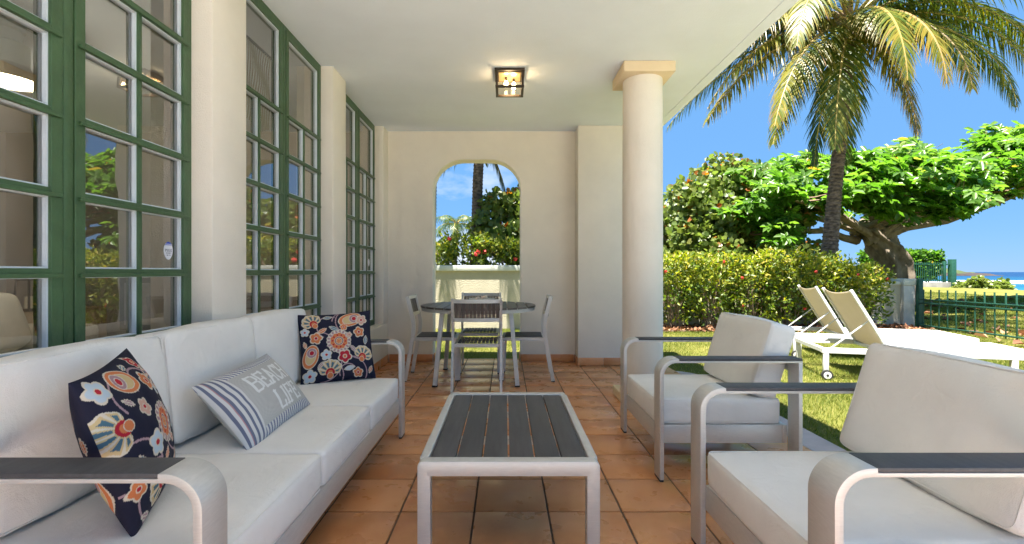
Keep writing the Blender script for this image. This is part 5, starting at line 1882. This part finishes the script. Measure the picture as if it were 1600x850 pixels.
def frond(L, az, el, droop, yellow, seed, leaflet=1.0, hang=1.0, dens=96, brown=0.2):
    """coconut frond: arching rachis with drooping leaflets; origin at its base"""
    r = np.random.default_rng(seed)
    n = 26
    A = np.array([math.cos(az), math.sin(az), 0.0]); Z = np.array([0, 0, 1.0])
    pos = [np.zeros(3)]; dirs = []
    for i in range(n):
        t = i / n
        pitch = el - droop * t ** 1.25
        d = A * math.cos(pitch) + Z * math.sin(pitch)
        dirs.append(d); pos.append(pos[-1] + d * L / n)
    dirs.append(dirs[-1])
    pos = np.array(pos); dirs = np.array(dirs)
    mbr = MB().tube([tuple(p) for p in pos], [.030 * (1 - .9 * i / n) + .003 for i in range(n + 1)], 5)
    side0 = np.cross(A, Z)
    twist = r.uniform(-.5, .5)
    Vv, Ff, Rr = [], [], []
    for s in (-1, 1):
        for k in range(dens):
            t = .10 + .895 * (k + r.uniform(-.3, .3)) / dens
            t = min(max(t, .08), .995)
            i = t * n; a = int(min(i, n - 1)); f = i - a
            p = pos[a] * (1 - f) + pos[a + 1] * f
            d = dirs[a]
            up = np.cross(side0, d); up = up if up[2] > -.9 else -up
            sd = side0 * math.cos(twist * t) + up * math.sin(twist * t)
            ll = leaflet * (math.sin(PI * min(1, .12 + t * .86)) ** .55) * r.uniform(.85, 1.1) * (1 - .35 * t)
            fw = .40 + .60 * t + r.uniform(-.16, .16)
            o0 = s * sd * r.uniform(.7, 1.0) + d * fw + up * r.uniform(-.15, .25)
            o0 = o0 / np.linalg.norm(o0)
            w_ = .023 * (1 - .35 * t) * r.uniform(.8, 1.15)
            q = p.copy(); dd = o0.copy()
            nv0 = len(Vv)
            seg = 4
            hg = hang * r.uniform(.75, 1.25)
            wd_dir = np.cross(dd, Z); 
            if np.linalg.norm(wd_dir) < 1e-3: wd_dir = d
            # blade lies across the rachis direction
            bl = d - dd * np.dot(d, dd); bl = bl / max(np.linalg.norm(bl), 1e-6)
            tone = yellow + .14 * r.normal() + .10 * t
            for g in range(seg + 1):
                tt = g / seg
                wq = w_ * (1 - tt ** 1.6) * (1 if g else .5)
                if g < seg:
                    Vv.append(q + bl * wq); Vv.append(q - bl * wq)
                    Rr += [min(1, max(0, tone + brown * max(0, tt - .65) * 2.5))] * 2
                else:
                    Vv.append(q); Rr.append(min(1, max(0, tone + brown)))
                dd = dd - Z * hg * .30 * (1 + .4 * tt); dd = dd / np.linalg.norm(dd)
                q = q + dd * ll / seg
            for g in range(seg - 1):
                b_ = nv0 + 2 * g
                Ff += [(b_, b_ + 1, b_ + 3), (b_, b_ + 3, b_ + 2)]
            b_ = nv0 + 2 * (seg - 1)
            Ff.append((b_, b_ + 1, b_ + 2))
    lm = fast_mesh('leaflets', np.array(Vv), np.array(Ff), np.array(Rr))
    rm = mbr.mesh('frond', smooth=True)
    at = rm.attributes.new('rnd', 'FLOAT', 'POINT')
    at.data.foreach_set('value', np.full(len(rm.vertices), min(1, yellow + .25), np.float32))
    return rm, lm

def palm(label, base, path, rad, fronds, seed, ring=.085, nuts=0):
    root = thing('coconut_palm', label, 'tree', base, 0)
    obj('trunk', palm_trunk(path, rad, seed, ring), M['palm_bark'], root)
    top = Vector(path[-1])
    for k, fr in enumerate(fronds):
        az, el, dr, L, ye = fr[:5]
        kw = fr[5] if len(fr) > 5 else {}
        rm, lm = frond(L, math.radians(az), math.radians(el), math.radians(dr), ye, seed * 100 + k, **kw)
        f = obj('frond', rm, M['rachis'], root, loc=top + Vector((.10 * math.cos(math.radians(az)), .10 * math.sin(math.radians(az)), -.02 + .12 * (el > 30))))
        obj('leaflets', lm, M['palm_leaf'], f)
    # fibrous crown shaft
    mb = MB()
    rr = random.Random(seed)
    for k in range(14):
        a = rr.uniform(0, 6.28)
        mb.tube([top + Vector((.05 * math.cos(a), .05 * math.sin(a), -.25)), top + Vector((.16 * math.cos(a), .16 * math.sin(a), .12)), top + Vector((.3 * math.cos(a), .3 * math.sin(a), .30))], [.05, .04, .015], 5)
    obj('crown_fibre', mb.mesh('crown_fibre', smooth=True), M['twig'], root)
    for k in range(nuts):
        a = k * 1.3 + .5
        c = top + Vector((.24 * math.cos(a), .24 * math.sin(a), -.30 - .08 * (k % 3)))
        m = MB().lathe([(0, -.13), (.06, -.11), (.10, -.03), (.095, .05), (.05, .11), (0, .12)], 14).mesh('coconut', smooth=True)
        obj('coconut', m, mat('green_coconut', (.16, .15, .03), .5, var=.3, vscale=8), root, loc=c, rot=(rr.uniform(-.4, .4), rr.uniform(-.4, .4), 0))
    return root

# the big palm in the hedge (azimuth 180 = towards the house side, 270 = towards the camera)
bigF = [
    (188, -4, 48, 4.8, .42, dict(hang=1.1)), (182, -14, 40, 4.6, .25, dict(hang=1.1)), (194, -18, 40, 4.3, .5, dict(brown=.4)), (160, 18, 66, 5.2, .05, {}), (170, -8, 48, 4.8, .08, {}),
    (186, 14, 62, 5.0, .42, dict(hang=1.1)), (178, 6, 54, 4.8, .30, dict(hang=1.1)), (184, 26, 74, 5.2, .40, {}), (172, 40, 80, 5.4, .06, {}), (168, 2, 55, 4.6, .06, {}),
    (200, 2, 62, 4.6, .58, dict(brown=.4)), (196, -10, 52, 4.3, .48, dict(brown=.4)), (212, -22, 50, 4.1, .46, dict(brown=.5)), (204, -34, 40, 3.8, .3, dict(brown=.4)), (226, -44, 38, 3.6, .32, dict(brown=.4)),
    (222, 10, 85, 4.2, .4, {}), (250, -10, 76, 3.6, .44, dict(brown=.4)), (266, -14, 74, 3.4, .56, dict(brown=.45)), (275, -50, 34, 3.2, .60, dict(brown=.5)), (284, -20, 66, 3.2, .5, dict(brown=.5)),
    (300, -60, 24, 2.9, .3, {}), (95, -60, 26, 3.0, .1, {}), (60, -52, 30, 3.1, .1, {}), (352, 22, 100, 4.3, .38, dict(brown=.4)), (345, 8, 92, 4.0, .34, dict(brown=.4)),
    (335, -8, 80, 3.6, .3, {}), (4, 10, 84, 4.4, .26, {}), (8, 25, 72, 5.1, .24, {}), (2, 36, 66, 5.4, .16, {}), (355, 46, 74, 5.4, .12, {}), (340, 42, 80, 5.2, .2, {}), (320, 50, 70, 5.0, .16, {}),
    (205, 55, 80, 4.8, .16, {}), (235, 48, 85, 4.4, .26, {}), (265, 62, 80, 4.4, .16, {}), (290, 34, 88, 4.0, .28, {}),
    (310, 14, 84, 3.9, .3, {})]
palm('tall coconut palm with yellowing fronds rising out of the hedge', (6.72, 9.95, LAWN),
     [(0, 0, -.1), (.10, 0, 1.2), (.22, 0, 2.6), (.38, 0, 4.2), (.60, 0, 6.45)], [.20, .165, .135, .12, .115], bigF, 3, nuts=6)
# slim palm seen through the arch
slimF = [(188, -25, 50, 1.7, .30, dict(leaflet=.7)), (200, 5, 95, 2.0, .25, dict(leaflet=.7)), (5, -58, 26, 1.4, .35, dict(leaflet=.55)), (350, -20, 75, 1.5, .35, dict(leaflet=.6)),
         (270, 34, 70, 3.3, .25, {}), (246, 28, 66, 3.2, .2, {}), (90, 40, 100, 2.6, .1, {}), (45, 45, 100, 2.4, .1, {}), (135, 45, 100, 2.6, .1, {}),
         (0, 70, 80, 2.2, .1, {}), (200, 70, 80, 2.4, .1, {})]
palm('slim coconut palm framed by the arch', (-.70, 11.0, 1.0),
     [(0, 0, -.1), (.02, 0, 1.0), (.05, 0, 2.2), (.10, 0, 3.15)], [.15, .128, .12, .11], slimF, 5)
# darker trunk at the arch edge
palm('dark coconut palm at the edge of the arch opening', (-1.86, 11.4, 1.0),
     [(0, 0, -.1), (.05, 0, 1.5), (.10, 0, 4.4), (.2, 0, 7.4)], [.15, .13, .12, .11], [(a, 35, 105, 2.7, .15, dict(dens=50)) for a in range(0, 360, 45)], 6)
# distant palm over the shrubs
palm('small distant palm beyond the garden wall shrubs', (-3.55, 32.0, LAWN),
     [(0, 0, 0), (.1, 0, 2.2), (.2, 0, 4.4)], [.2, .17, .15], [(a, 38 - 30 * (i % 2), 85, 1.9, .12, dict(dens=34)) for i, a in enumerate(range(0, 360, 30))], 7)
palm('smallest distant palm, lower than the other one beyond the shrubs', (-4.3, 31.0, LAWN),
     [(0, 0, 0), (-.1, 0, 1.5), (-.1, 0, 2.4)], [.2, .17, .15], [(a, 40 - 25 * (i % 2), 85, 1.5, .12, dict(dens=30)) for i, a in enumerate(range(0, 360, 36))], 8)
